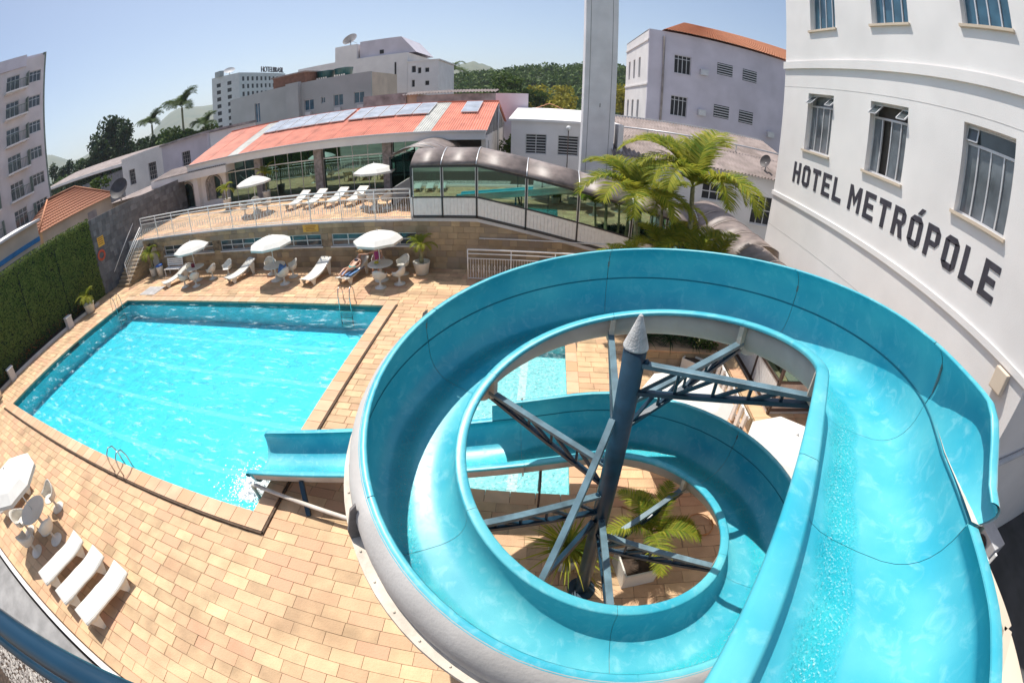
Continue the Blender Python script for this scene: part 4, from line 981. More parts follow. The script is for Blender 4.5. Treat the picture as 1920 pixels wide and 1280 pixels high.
# garden hose on the deck
hs = MB(); pts = [(1.87, 5.54, .02), (2.3, 5.3, .02), (2.75, 4.98, .02), (3.2, 4.85, .02)]
for i in range(22): a = i*.5; pts.append((3.45+.28*math.cos(a+2.4), 5.0+.28*math.sin(a+2.4), .02+.003*i))
tag(hs.tube(pts, .013, 6).build('garden_hose', M_HOSE, None, True), 'orange garden hose lying coiled on the deck under the slide', 'hose')
for k, (x0, x1) in enumerate(((-1.55, -1.15), (.2, .6))):
    hrl = thing('pool_handrail', 'dark metal entry handrail at the near edge of the children\'s pool', 'handrail', (x0, 5.4, 0), group='handrails at the children\'s pool')
    MB().tube([(0,0,0),(0,0,.8),(0,.75,.8),(0,.75,-.3)], .022, 8).build('rail', M_BROWN, hrl, True)
    MB().lathe([(.05,0),(.05,.01)], 10).build('base_flange', M_BROWN, hrl)
# palm group in front of the ramp corner
PS = [((3.05, 13.3, .3), [(0,0,0),(-.05,0,1.6),(-.30,0,3.95)], .085, 13, 2.25, .80, 41), ((4.75, 13.2, .3), [(0,0,0),(-.05,.05,2.0),(-.25,.0,4.6)], .10, 15, 2.75, .76, 42), ((3.9, 14.2, .3), [(0,0,0),(.05,.05,1.5),(.0,.1,3.5)], .075, 9, 1.8, .8, 43),
      ((4.6, 12.6, .3), [(0,0,0),(.1,-.05,.8),(.12,-.1,2.3)], .07, 10, 1.9, .8, 44), ((2.7, 12.8, .3), [(0,0,0),(-.1,-.05,.6),(-.2,-.1,1.75)], .07, 9, 1.5, .85, 45), ((5.4, 12.8, .3), [(0,0,0),(.1,0,.9),(.1,-.1,2.2)], .07, 9, 1.6, .8, 46), ((3.75, 12.9, .3), [(0,0,0),(0,0,.9),(-.05,-.1,2.3)], .06, 9, 1.6, .75, 47)]
PL = ['slender palm with arching fronds standing closest to the white tower', 'tallest palm of the clump with broad yellow-green fronds', 'thin middle palm half hidden between the two taller palms', 'low bushy palm at the foot of the tallest palm', 'low spreading palm in front of the white ramp boards', 'low palm beside the bronze vaulted roof', 'short upright palm in the centre of the clump']
for (loc, tp, r0, nf, L, dr, sd_), lb_ in zip(PS, PL): palm('clump_palm', lb_, loc, tp, r0, nf, L, dr, sd_, lift=1.05, group='palms beside the glazed ramp', width=.30, nl=26)

# ================================================================ RESTAURANT with red roof
re_ = thing('restaurant', 'long white restaurant with red sheet roof, solar panels and green glass front', 'building', (0, 0, 0))
RX0, RX1, RY0, RY1 = -24.0, -3.3, 24.4, 34.3
MB().box(RX0, RX1, RY0+.3, RY0+.5, TZ-.02, TZ).build('floor', M_CONC, re_)
mb = MB(); mb.box(RX0, RX0+.25, RY0, RY1, 0, 5.1); mb.box(RX0, RX1, RY1-.25, RY1, 0, 5.1)
wall_holes(mb, (RX1, RY0, 0), (0,1,0), (1,0,0), 0, RY1-RY0, 0, 5.1, [(.9,1.3,4.1,4.75), (3.1,3.5,4.3,4.95), (6.4,6.8,4.3,4.95)], .25); mb.build('wall', M_WHITE, re_)
for ya, za in ((.9,4.1), (3.1,4.3), (6.4,4.3)): window(re_, (RX1, RY0, 0), (0,1,0), (1,0,0), ya, ya+.4, za, za+.65, 1, (), sill=False)
MB().add([(RX1-.1,RY0-.6,5.1),(RX1-.1,RY1+.4,5.1),(RX1-.1,29,6.9)], [(0,1,2)]).build('gable', mat('grey_timber', (.30,.29,.29), .9, .25, 6), re_)
gt = MB()
for yy in (25.4, 26.8, 28.2, 29.0, 30.0, 31.4, 32.8): gt.beam((RX1+.0, yy, 5.12), (RX1+.0, yy, 6.95-abs(yy-29)*.32), .12, .12)
gt.beam((RX1, 23.8, 5.3), (RX1, 29, 6.95), .14, .16); gt.beam((RX1, 34.2, 5.3), (RX1, 29, 6.95), .14, .16); gt.build('gable_frame', M_CONC, re_)
MB().tube([(RX1+.15, 29, 3.0), (RX1+.15, 29, 6.9)], .07, 8).build('vent_pipe', M_ALU, re_, True)
MB().box(RX0-.2, RX1+.1, 23.42, 23.62, 4.97, 5.46).build('fascia', M_WHITE, re_)
MB().box(RX0-.2, RX1+.1, 23.62, RY0+.1, 4.97, 5.05).build('soffit', M_WHITE, re_)
MB().box(RX0-.2, RX1+.15, 23.32, 23.50, 5.40, 5.50).build('gutter', M_ALU, re_)
def corr(mb, P, Q, S, waves, amp, n=6):
    """corrugated sheet: P->Q along eave, S up-slope vector"""
    P, Q, S = Vector(P), Vector(Q), Vector(S); nrm = (Q-P).cross(S).normalized(); row0, row1 = [], []
    for i in range(waves*n+1):
        t = i/(waves*n); o = nrm*(amp*math.cos(2*math.pi*i/n)); p = P.lerp(Q, t)+o; row0.append(p); row1.append(p+S)
    return mb.strip([row0, row1])
SL = Vector((0, 5.62, 1.60)); nsh = 21; wsh = (RX1+.2-RX0)/nsh
proto_me = {}
for i in range(nsh):
    x0 = RX0+wsh*i; grey = i in (4, 17)
    for half, S in ((0, SL), (1, Vector((0, -5.5, 1.60)))):
        key = (grey, half)
        if key not in proto_me:
            m_ = MB(); 
            if half == 0: corr(m_, (0,0,0), (wsh,0,0), S, 7, .022)
            else: corr(m_, (wsh,0,0), (0,0,0), S, 7, .022)
            proto_me[key] = m_.mesh('roof_sheet'); proto_me[key].materials.append(M_ROOFG if grey else M_ROOFR)
        link_mesh('roof_sheet', proto_me[key], re_, (x0, 23.38 if half == 0 else 34.5, 5.47 + .012*(i % 2)))
MB().box(RX0, RX1+.2, 28.88, 29.12, 7.06, 7.14).build('ridge_cap', M_ROOFR, re_)
SX = [-18.9+1.07*i for i in range(6)] + [-12.25+1.07*i for i in range(5)] + [-5.05]
for i, x in enumerate(SX):
    sp_ = thing('solar_panel', ('solar panel in the row of six on the red restaurant roof' if i < 6 else 'solar panel in the row of five beside the clear roof strip' if i < 11 else 'single solar panel between the clear roof strip and the gable end'), 'solar panel', (x, 26.35, 6.36), 0, ('solar panels in the row of six' if i < 6 else 'solar panels in the row of five' if i < 11 else None))
    sp_.rotation_euler = (math.atan2(1.6, 5.62), 0, 0)
    MB().box(0, 1.0, 0, 2.35, .03, .10).build('frame', M_ALU, sp_); MB().box(.03, .97, .03, 1.16, .10, .104).build('collector_glass', M_SOLAR, sp_); MB().box(.03, .97, 1.20, 2.32, .10, .104).build('collector_glass', M_SOLAR, sp_)
# glass front between stone columns
colx = [-22.4, -18.0, -13.35, -8.85, -5.2]
for x in colx: MB().box(x-.27, x+.27, RY0-.35, RY0+.05, TZ-.02, 4.97).build('column', mat('column_stone', (.33,.30,.29), .85, .2, 5, .3, 20), re_)
for a, b in zip(colx, colx[1:]):
    n = 4; w_ = (b-a-.54)/n
    for i in range(n):
        x0 = a+.27+w_*i
        MB().box(x0+.02, x0+w_-.02, RY0-.10, RY0-.085, TZ+.05, 4.95).build('glass_pane', M_GLASS2, re_)
        MB().box(x0-.015, x0+.015, RY0-.12, RY0-.07, TZ, 4.97).build('mullion', M_ALU, re_)
    MB().box(a+.27, b-.27, RY0-.125, RY0-.065, 4.25, 4.31).build('transom', M_WMETAL, re_)
MB().box(RX0, RX1, 28.6, 28.7, TZ, 4.97).build('inner_wall', M_GREYW, re_)
MB().box(RX0+.3, RX1-.3, RY0+.0, 28.6, TZ-.08, TZ-.03).build('inner_floor', mat('inner_tiles', (.30,.24,.18), .5), re_)
for x in (-20.2, -15.7, -14.6, -11.1, -10.0, -7.0):                 # arched windows of the inner wall
    a_ = MB()
    for k in range(13): t0, t1 = math.pi*k/12, math.pi*(k+1)/12
    for k in range(12):
        t0, t1 = math.pi*k/12, math.pi*(k+1)/12; a_.beam((x+.75*math.cos(t0), 28.55, 3.7+.75*math.sin(t0)), (x+.75*math.cos(t1), 28.55, 3.7+.75*math.sin(t1)), .06, .07, (0,1,0))
    for dx in (-.75, -.25, .25, .75): a_.beam((x+dx, 28.55, TZ), (x+dx, 28.55, 3.7+math.sqrt(max(0,.5625-dx*dx))), .05, .05)
    a_.build('arched_window', M_WMETAL, re_)
# porch with two arches on the left
po_ = thing('arched_porch', 'white porch with two stone arched windows at the end of the restaurant', 'porch', (0, 0, 0))
mb = MB()
def arch_wall(mb, x0, x1, y, z0, z1, arches, t=.3):
    hs = []
    for (c, w, zs, zt) in arches:
        n = 10
        for k in range(n):
            a, b = -w/2+w*k/n, -w/2+w*(k+1)/n; m_ = (a+b)/2; hs.append((c+a, c+b, zs, zt-w/2*.8 + w/2*.8*math.sqrt(max(0, 1-(2*m_/w)**2))))
    wall_holes(mb, (0, y, 0), (1,0,0), (0,-1,0), x0, x1, z0, z1, hs, t)
AR = [(-25.05, 1.35, TZ+.1, 4.15), (-22.1, 1.35, TZ+.4, 4.3)]
arch_wall(mb, -28.5, -20.9, 24.0, TZ-.02, 4.45, AR); mb.build('wall', M_WHITE, po_)
MB().box(-28.7, -20.2, 23.3, 24.5, 4.45, 4.95).build('roof_fascia', M_WHITE, po_); corr(MB(), (-28.6,23.3,5.0), (-20.2,23.3,5.0), (0,2.5,.35), 40, .03).build('roof_sheet', M_FIBC, po_)
MB().box(-23.95, -23.45, 23.6, 24.0, TZ, 4.45).build('pillar', M_WHITE, po_)
for c, w, zs, zt in AR:
    a_ = MB()
    for k in range(14):
        t0, t1 = math.pi*k/14, math.pi*(k+1)/14; r_ = w/2+.09; a_.beam((c+r_*math.cos(t0), 23.98, zt-w/2*.8+r_*.8*math.sin(t0)), (c+r_*math.cos(t1), 23.98, zt-w/2*.8+r_*.8*math.sin(t1)), .10, .2, (0,1,0))
    for s in (-1, 1): a_.beam((c+s*(w/2+.09), 23.98, zs), (c+s*(w/2+.09), 23.98, zt-w/2*.8), .2, .10)
    a_ = a_.build('arch_surround', mat('arch_stone', (.36,.32,.29), .9, .2, 6), po_)
    MB().box(c-w/2, c+w/2, 24.15, 24.18, zs, zt).build('pane', M_GLASS2, a_)
MB().box(-28.5, -20.9, 26, 26.1, TZ, 4.4).build('rear_wall', mat('porch_inner', (.14,.16,.14), .8), po_)

# ================================================================ BUILDINGS BEHIND
def facade(parent, P, Q, z0, z1, wins_, mt, t=.3, fm=None, pm=None, inset=.14, cols=2, rows=(.72,), sill=True):
    P = Vector((*P, 0)); Q = Vector((*Q, 0)); U = (Q-P); L = U.length; U.normalize(); N = Vector((U.y, -U.x, 0))
    mb = MB(); wall_holes(mb, P, U, N, 0, L, z0, z1, wins_, t); mb.build('wall', mt, parent)
    for h in wins_: window(parent, P, U, N, h[0], h[1], h[2], h[3], cols, rows, fm, pm, .05, inset, sill, 'window', mt)
    return P, U, N
def vents(parent, P, Q, wins_):
    P = Vector((*P, 0)); Q = Vector((*Q, 0)); U = (Q-P).normalized(); N = Vector((U.y, -U.x, 0))
    for h in wins_:
        for i in range(5):
            z = h[2]+(h[3]-h[2])*(i+.3)/5; MB().fbox(P, U, N, (0,0,1), (h[0]+.02, h[1]-.02), (-.16, -.04), (z, z+.06)).build('louvre', M_ALU, parent)
# concrete tower
tw = thing('concrete_tower', 'tall square pale concrete tower shaft behind the glazed ramp', 'tower', (2.43, 22.7, 0))
MB().box(-.77, .77, -.7, .7, 0, 19).build('shaft', mat('tower_paint', (.74,.73,.74), .85, .06, 1.2, .15, 25, dirt=.25), tw)
for x in (-.55, .5): MB().box(x, x+.03, -.705, -.69, 0, 19).build('groove', mat('groove_grey', (.33,.32,.33), .9), tw)
MB().box(.0, .03, -.72, -.70, 7.0, 7.2).build('bracket', M_BLACK, tw)
# low white building with louvred windows
lo_ = thing('low_white_building', 'low white flat-roofed building with two louvred windows', 'building', (0, 0, 0))
W2 = [(.85, 2.1, 3.84, 5.07), (2.76, 4.0, 3.84, 5.07)]
facade(lo_, (-2.15, 27), (3.4, 27), 0, 5.85, W2, M_WHITE, pm=M_DARK, cols=2, rows=(.14,.28,.43,.57,.71,.86), sill=False)
MB().box(-2.15, -1.9, 27.3, 35, 0, 5.85).build('side_wall', M_WHITE, lo_); MB().add([(-2.3,26.8,5.85),(3.5,26.8,5.85),(3.5,35,6.5),(-2.3,35,6.5),(-2.3,26.8,6.0),(3.5,26.8,6.0),(3.5,35,6.62),(-2.3,35,6.62)], [(0,3,2,1),(4,5,6,7),(0,1,5,4),(1,2,6,5),(2,3,7,6),(3,0,4,7)]).build('roof', M_WHITE, lo_)
gp = thing('globe_lamp', 'white globe lamp on a thin pole in front of the low white building', 'lamp', (1.2, 26.6, 0))
MB().tube([(0,0,0),(0,0,5.45)], .03, 8).build('pole', M_BROWN, gp, True); MB().lathe([(.02,0),(.10,.03),(.15,.12),(.15,.18),(.10,.27),(.02,.30)], 12, (0,0,5.42)).build('globe', mat('globe_white', (.85,.85,.82), .3), gp, True)
# building with corrugated roof right of the tower
cb = thing('corrugated_roof_building', 'white building with grey corrugated roof behind the palms', 'building', (0, 0, 0))
facade(cb, (3.4, 21.6), (15, 21.6), 0, 4.7, [(4.5, 5.9, 3.0, 3.9), (7.5, 8.8, 2.1, 3.7)], M_WHITE, pm=M_DARK, cols=3, rows=(.5,))
MB().box(3.4, 3.65, 21.9, 30, 0, 6.2).build('side_wall', M_WHITE, cb); MB().box(3.65, 15, 29.7, 30, 0, 6.6).build('rear_wall', M_WHITE, cb)
corr(MB(), (3.1, 21.2, 4.75), (15, 21.2, 4.75), (0, 8.4, 1.75), 60, .05).build('roof_sheet', M_FIBC, cb)
pr = MB(); pr.tube([(3.2,25.0,6.0),(15,25.0,6.0)], .05, 8)
for x in (3.3, 5.5, 8, 11, 14): pr.tube([(x,25,5.4),(x,25,6.0)], .03, 6)
pr.build('roof_pipe', M_ALU, cb, True)
def dish(name, label, loc, r, az, el, mt, h):
    o = thing(name, label, 'satellite dish', loc); MB().tube([(0,0,0),(0,0,h)], .05*r+.02, 8).build('mast', M_ALU, o, True)
    rows = []
    for i in range(7):
        q = i/6; rows.append([(q*r*math.cos(a), q*r*math.sin(a), .28*r*q*q) for a in [2*math.pi*k/20 for k in range(21)]])
    d = MB().strip(rows).build('reflector', mt, o, True); d.matrix_local = Matrix.Translation((0,0,h+.1*r)) @ Matrix.Rotation(az,4,'Z') @ Matrix.Rotation(el,4,'Y')
    fd = MB()
    for k in range(3): a = 2.1*k; fd.tube([(r*.9*math.cos(a), r*.9*math.sin(a), .23*r), (0,0,.75*r)], .012*r+.006, 5)
    f = fd.build('feed_arms', M_BLACK, o); f.matrix_local = d.matrix_local.copy(); return o
M_MESH = mat('dish_mesh', (.45,.45,.46), .6)
dish('satellite_dish', 'dark round satellite dish at the hotel corner on the corrugated roof', (11.8, 22.4, 5.0), .38, R(200), R(70), mat('dish_dark', (.08,.07,.07), .6), .5)
# three storey block with terracotta roof
bb = thing('terracotta_roof_block', 'pale three storey block with terracotta tiled roof beyond the tower', 'building', (0, 0, 0))
W3 = [(2.13, 3.55, 10.77, 12.38), (2.0, 3.4, 7.1, 8.8)]; V3 = [(5.85, 7.25, 11.4, 12.45), (8.2, 9.55, 11.4, 12.45), (5.75, 7.15, 7.6, 8.7), (8.1, 9.45, 7.6, 8.7)]
P_, U3, N3 = facade(bb, (7.7, 36), (27, 36), 0, 14.3, W3, M_LILAC, pm=M_DARK, cols=4, rows=(.8,))  # front's shade is put into the lilac colour; the sunlit side is white
MBv = MB()
for h in V3: MB().fbox(P_, U3, N3, (0,0,1), (h[0], h[1]), (-.01, .004), (h[2], h[3])).build('vent_opening', M_DARK, bb)
for h in V3:
    for i in range(5):
        z = h[2]+(h[3]-h[2])*(i+.3)/5; MB().fbox(P_, U3, N3, (0,0,1), (h[0]+.02, h[1]-.02), (.004, .06), (z, z+.07)).build('louvre', M_ALU, bb)
facade(bb, (7.7, 46.7), (7.7, 36.3), 0, 14.3, [(1.6+2.5*i, 2.5+2.5*i, z, z+1.9) for i in range(3) for z in (10.2, 6.2)], M_WHITE, pm=M_DARK, cols=2, rows=(), sill=False)
for z in (9.4, 13.3): MB().box(7.62, 7.70, 36.0, 46.7, z, z+.15).build('string_course', M_WHITE, bb)
MB().tube([(8.9, 35.9, 6.5), (8.9, 35.9, 13.8)], .09, 8).build('down_pipe', M_OLDW, bb, True)
for x, z in ((12.0, 11.0), (12.0, 7.5), (18.6, 6.9)): MB().box(x, x+.65, 35.6, 36.0, z, z+.5).build('window_air_conditioner', M_ALU, bb)
def tiled(parent, quad, waves, name='roof_tiles', mt=None):
    """tiled roof plane as half-round tile rows with stepped courses; quad = eave L, eave R, ridge R, ridge L"""
    A, B, C, D = map(Vector, quad); n = waves*4; cour = max(3, int((D-A).length/.42)); nrm = (B-A).cross(D-A).normalized(); rows = []
    for j in range(cour):
        for e, lift in ((j/cour, .05), ((j+1)/cour, .0)):
            L_, R_ = A.lerp(D, e), B.lerp(C, e); r = []
            for i in range(n+1): r.append(L_.lerp(R_, i/n) + nrm*(.05*abs(math.sin(math.pi*i/4)) + lift))
            rows.append(r)
    return MB().strip(rows).build(name, mt or M_TERRA, parent)
EZ = 14.35; RZ_ = 16.6
tiled(bb, ((8.9,35.6,EZ),(27.2,35.6,EZ),(23,41.2,RZ_),(12.2,41.2,RZ_)), 70); tiled(bb, ((8.9,46.8,EZ),(8.9,35.6,EZ),(12.2,41.2,RZ_),(12.2,41.21,RZ_)), 36)
tiled(bb, ((27.2,46.8,EZ),(8.9,46.8,EZ),(12.2,41.2,RZ_),(23,41.2,RZ_)), 70)
MB().box(7.7, 27, 36.3, 46.7, 14.2, 14.28).build('roof_slab', M_LILAC, bb)
# weathered walls and tiny roofs between restaurant and hill
ow = thing('weathered_wall', 'weathered lilac rendered wall behind the restaurant gable', 'wall', (-2.8, 34.9, 0)); MB().box(-1.2, 1.25, 0, .4, 0, 7.75).build('wall_body', M_LILAC, ow)
ow2 = thing('weathered_outbuilding', 'dark stained concrete outbuildings along the back of the red roof', 'building', (-12, 40, 0))
MB().box(-4.9, -.7, 0, .4, 0, 8.25).build('wall_panel', M_OLDW, ow2); MB().box(-.7, .4, .3, 3, 0, 8.0).build('wall_panel', M_BEIGEW, ow2); MB().box(.4, 7.4, -.3, .2, 0, 7.85).build('wall_panel', M_OLDW, ow2); corr(MB(), (-.8,-.8,8.0), (7.6,-.8,8.0), (0,3.0,.3), 30, .05).build('roof_sheet', M_FIBC, ow2)
th = thing('small_tiled_house', 'small house with orange tiled gable roof below the forest', 'house', (0.2, 44, 0)); MB().box(-2.4, 2.2, 0, 5, 0, 6.0).build('wall', M_BEIGEW, th)
for s in (-1, 1): tiled(th, ((-.1+2.6*s,-.4,5.9),(-.1+2.6*s,5.2,5.9),(-.1,5.2,7.0),(-.1,-.4,7.0)) if s > 0 else ((-2.7,5.2,5.9),(-2.7,-.4,5.9),(-.1,-.4,7.0),(-.1,5.2,7.0)), 20)
# grey hotel annexe
ga = thing('grey_annexe', 'long plain grey rendered building with small windows behind the restaurant', 'building', (0, 0, 0))
GW = [(3.9, 4.7, 7.5, 9.95), (9.1, 9.85, 7.87, 9.1), (11.0, 12.25, 7.8, 9.05), (13.2, 13.7, 8.35, 9.05), (14.75, 15.9, 7.8, 9.1), (17.2, 18.4, 7.8, 9.05)]
facade(ga, (-37.3, 45), (-18.1, 45), 0, 11.2, GW, M_GREYW, pm=M_PANEB, cols=2, rows=(), sill=False)
MB().box(-37.3, -18.1, 45.3, 53.5, 0, 11.15).build('block', M_BEIGEW, ga); MB().box(-28.4, -26.7, 44.4, 45.1, 0, 11.35).build('pier', M_GREYW, ga)
for x in (-26.0, -22.3, -19.6): MB().box(x, x+.7, 44.6, 45, 7.1, 7.6).build('window_air_conditioner', M_ALU, ga)
MB().box(-31.5, -27, 46.5, 50, 11.2, 12.6).build('roof_hut', mat('hut_brown', (.20,.10,.07), .8), ga); MB().box(-31.7, -26.8, 46.3, 50.2, 12.6, 12.75).build('hut_roof', M_FIBC, ga)
# big white building behind
wb = thing('white_stepped_building', 'white stepped building with rooftop block and satellite dish', 'building', (0, 0, 0))
MB().box(-36, -18.8, 60, 72, 0, 14.8).build('block', M_WHITE, wb); MB().box(-29.7, -26.3, 60, 66, 14.8, 17.1).build('block', M_WHITE, wb)
MB().add([(-26.0,60.5,14.8),(-17.7,60.5,14.8),(-17.7,70,14.8),(-26.0,70,14.8),(-26.0,60.5,17.4),(-19.9,60.5,17.4),(-19.9,70,17.4),(-26.0,70,17.4)], [(0,1,5,4),(1,2,6,5),(2,3,7,6),(3,0,4,7),(4,5,6,7)]).build('roof_block', M_LILAC, wb)
facade(wb, (-18.75, 59.9), (-14.5, 59.9), 0, 13.3, [(.55,1.15,11.7,12.7), (1.4,1.9,11.5,12.4), (2.4,3.0,11.6,12.3), (.55,1.0,9.6,10.65), (2.4,3.0,9.7,10.4)], M_WHITE, pm=M_DARK, cols=1, rows=(), sill=False); MB().box(-18.7, -14.5, 60.2, 70, 0, 13.25).build('block', M_WHITE, wb)
MB().box(-23.0, -22.4, 60.45, 60.5, 15.1, 15.7).build('window', M_DARK, wb); MB().box(-20.64, -20.4, 59.95, 60.0, 11.3, 13.5).build('slot', M_DARK, wb)
MB().box(-18.9, -14.3, 59.8, 70, 13.28, 13.45).build('roof_edge', M_WHITE, wb)
for i, x in enumerate((-26.0, -23.6)):
    tk = thing('water_tank', 'dark teal water tank with white lettering on the grey annexe roof', 'water tank', (x, 50.0, 11.15), 0, 'water tanks on the annexe roof'); MB().lathe([(.95,0),(1.15,1.35),(1.2,1.4),(.2,1.55)], 20).build('tank_body', mat('tank_teal', (.02,.10,.12), .4), tk, True)
    for k in range(5): MB().box(-.75+.3*k, -.57+.3*k, -1.12, -1.08, .25, .6).build('letter_mark', M_WMETAL, tk)
dish('satellite_dish', 'large pale mesh satellite dish on the white stepped building', (-27.7, 61, 17.1), 1.15, R(160), R(38), M_MESH, .8)
# Hotel Brasil far behind
hb_ = thing('far_hotel', 'tall white hotel tower far behind with rows of small windows', 'building', (0, 0, 0))
A_, B_, C_ = (-128.2, 142.7), (-119, 150), (-124.6, 195)
facade(hb_, A_, B_, 0, 32, [(2.0+4.6*c, 3.8+4.6*c, 6.5+3.0*r, 8.2+3.0*r) for c in range(2) for r in range(8)], M_WHITE, pm=M_DARK, cols=1, rows=(), sill=False)
facade(hb_, B_, C_, 0, 32, [(2.4+4.1*c, 4.4+4.1*c, 21.5+3.4*r, 23.5+3.4*r) for c in range(10) for r in range(3)], M_WHITE, pm=M_DARK, cols=1, rows=(), sill=False)
MB().prism([(-128,143.2),(-119.4,150.4),(-124.9,194),(-134,190)], 31.0, 31.9).build('roof', M_CONC, hb_)
MB().box(-127.6, -124.6, 144, 146.5, 31.9, 34.4).build('stair_tower', M_GREYW, hb_)
du = (Vector((*C_,0))-Vector((*B_,0))).normalized()
for wd, off in (('HOTEL', 19), ('BRASIL', 31)):
    tc = bpy.data.curves.new('sign_word', 'FONT'); tc.body = wd; tc.size = 3.9; tc.extrude = .2
    to = bpy.data.objects.new('sign_word', tc); col.objects.link(to); bpy.context.view_layer.update(); me = bpy.data.meshes.new_from_object(to.evaluated_get(bpy.context.evaluated_depsgraph_get())); bpy.data.objects.remove(to)
    me.materials.append(M_LETTER); ob = bpy.data.objects.new('sign_word', me); col.objects.link(ob); ob.parent = hb_
    ob.matrix_local = Matrix.Translation(Vector((*B_,32.3))+du*off+Vector((.2,0,0))) @ Matrix.Rotation(math.atan2(du.y, du.x),4,'Z') @ Matrix.Rotation(R(90),4,'X')
dish('satellite_dish', 'white mesh satellite dish on the far hotel tower', (-124, 149.5, 31.9), 2.5, R(-50), R(35), M_MESH, 1.6)

# ================================================================ LEFT SIDE: apartments, houses
ap = thing('apartment_block', 'pale apartment block with balconies and green-grey corner pillars', 'building', (0, 0, 0))
wn_ = []
for k in range(7):
    z = 19.35-2.62*k; wn_.append((21.1-20.72, 21.1-19.2, z, z+1.15)); wn_.append((21.1-17.9, 21.1-16.2, z-.35, z+1.25)); wn_.append((21.1-13.6, 21.1-12.0, z-.35, z+1.25))
P5, U5, N5 = facade(ap, (-45, 21.1), (-45, 8), -2, 22.0, wn_, mat('pinkish_plaster', (.68,.62,.62), .85, .06, .6, .1, 20, dirt=.2), fm=M_ALU, pm=M_PANE, cols=3, rows=(.7,), sill=False)
MB().box(-58, -45.3, 8, 21.1, -2, 21.9).build('block', M_LILAC, ap); MB().box(-45.4, -44.75, 20.95, 21.35, -2, 22.3).build('corner_pillar', mat('green_grey', (.20,.24,.21), .8), ap)
MB().box(-45.6, -44.5, 8, 18.6, 21.2, 22.4).build('parapet', M_LILAC, ap); MB().box(-45.2, -44.9, 18.6, 21.1, 21.9, 22.3).build('parapet', M_LILAC, ap)
for k in range(7):
    z = 18.95-2.62*k
    for ya in (15.9, 11.6):
        MB().box(-45, -43.95, ya, ya+2.9, z-.15, z).build('balcony_slab', M_WHITE, ap); bar = MB().box(-44.02, -43.96, ya, ya+2.9, z+.85, z+.92)
        for i in range(15): bar.box(-44.01, -43.97, ya+.02+i*.2, ya+.05+i*.2, z, z+.86)
        bar.build('balcony_rail', mat('green_grey', (.20,.24,.21)), ap); MB().box(-45, -43.96, ya+2.86, ya+2.95, z, z+1.5).build('balcony_divider', mat('green_grey', (.20,.24,.21)), ap)
    MB().box(-45.06, -44.98, 8, 21.0, z-.22, z-.1).build('floor_band', M_WHITE, ap)
th2 = thing('tiled_house', 'old beige house with orange clay tiled hip roof behind the ivy wall', 'house', (0, 0, 0))
MB().box(-36.5, -31.2, 13.4, 20.6, 0, 5.15).build('wall', M_BEIGEW, th2); MB().box(-31.21, -31.15, 18.0, 18.9, 3.7, 4.7).build('shutter', M_OLDW, th2)
tiled(th2, ((-30.9,13.0,5.1),(-30.9,21.0,5.1),(-33.8,18.6,6.9),(-33.8,15.6,6.9)), 28); tiled(th2, ((-36.9,13.0,5.1),(-30.9,13.0,5.1),(-33.8,15.6,6.9),(-33.81,15.6,6.9)), 22); tiled(th2, ((-30.9,21.0,5.1),(-36.9,21.0,5.1),(-33.81,18.6,6.9),(-33.8,18.6,6.9)), 22); tiled(th2, ((-36.9,21.0,5.1),(-36.9,13.0,5.1),(-33.8,15.6,6.9),(-33.8,18.6,6.9)), 28)
rg = MB(); rg.tube([(-33.8,15.6,7.0),(-33.8,18.6,7.0)], .10, 8); rg.tube([(-30.9,13.0,5.2),(-33.8,15.6,7.0)], .09, 8); rg.tube([(-30.9,21.0,5.2),(-33.8,18.6,7.0)], .09, 8); rg.build('ridge_tiles', M_TERRA, th2, True)
dish('satellite_dish', 'dark grey mesh satellite dish beside the orange tiled house', (-30.2, 21.0, 4.4), .85, R(-60), R(55), mat('dish_dark', (.08,.07,.07)), .9)
sh_ = thing('street_shop', 'beige flat shop with a blue stripe beyond the ivy wall', 'shop', (0, 0, 0))
MB().box(-36, -30, 3, 12.6, -2, 6.0).build('wall', M_BEIGEW, sh_); MB().box(-30.0, -29.92, 3, 12.6, 4.75, 5.05).build('blue_stripe', mat('shop_blue', (.03,.22,.5), .5), sh_); MB().box(-30.0, -29.95, 3.5, 12.0, 3.0, 4.5).build('shop_window', M_PANE, sh_); MB().box(-36, -29.7, 2.8, 12.8, 6.0, 6.15).build('roof_edge', M_WHITE, sh_)
sd_ = thing('long_shed', 'long low shed with grey roof and white fascia before the trees', 'shed', (0, 0, 0))
MB().box(-75, -44.5, 34, 42, -2, 6.6).build('wall', mat('shed_grey', (.22,.22,.24), .9), sd_); MB().add([(-75,33.6,8.4),(-44,33.6,6.9),(-44,42,7.6),(-75,42,9.1),(-75,33.6,8.75),(-44,33.6,7.2),(-44,42,7.9),(-75,42,9.4)], [(0,3,2,1),(4,5,6,7),(0,1,5,4),(1,2,6,5),(2,3,7,6),(3,0,4,7)]).build('roof', M_FIBC, sd_); MB().beam((-75,33.5,8.7),(-44,33.5,7.1),.1,.35).build('fascia', M_WHITE, sd_)
wh = thing('white_house', 'white two storey house with square grid windows left of the restaurant', 'house', (0, 0, 0))
facade(wh, (-42.0, 30), (-34.5, 30), 0, 7.75, [(1.25, 2.45, 4.75, 6.35), (4.95, 6.35, 4.65, 6.38)], M_WHITE, pm=M_DARK, cols=4, rows=(.25,.5,.75), fm=M_OLDW)
facade(wh, (-34.5, 30.0), (-28.2, 30.35), 0, 7.6, [(2.8, 3.95, 4.95, 6.43)], M_LILAC, pm=M_DARK, cols=4, rows=(.25,.5,.75), fm=M_OLDW)  # lilac paints this side's shade; the brighter left side is white
MB().box(-42, -28.2, 30.7, 38, 0, 7.5).build('block', M_WHITE, wh); MB().box(-34.6, -28, 29.8, 38, 7.55, 7.75).build('roof_edge', M_OLDW, wh)
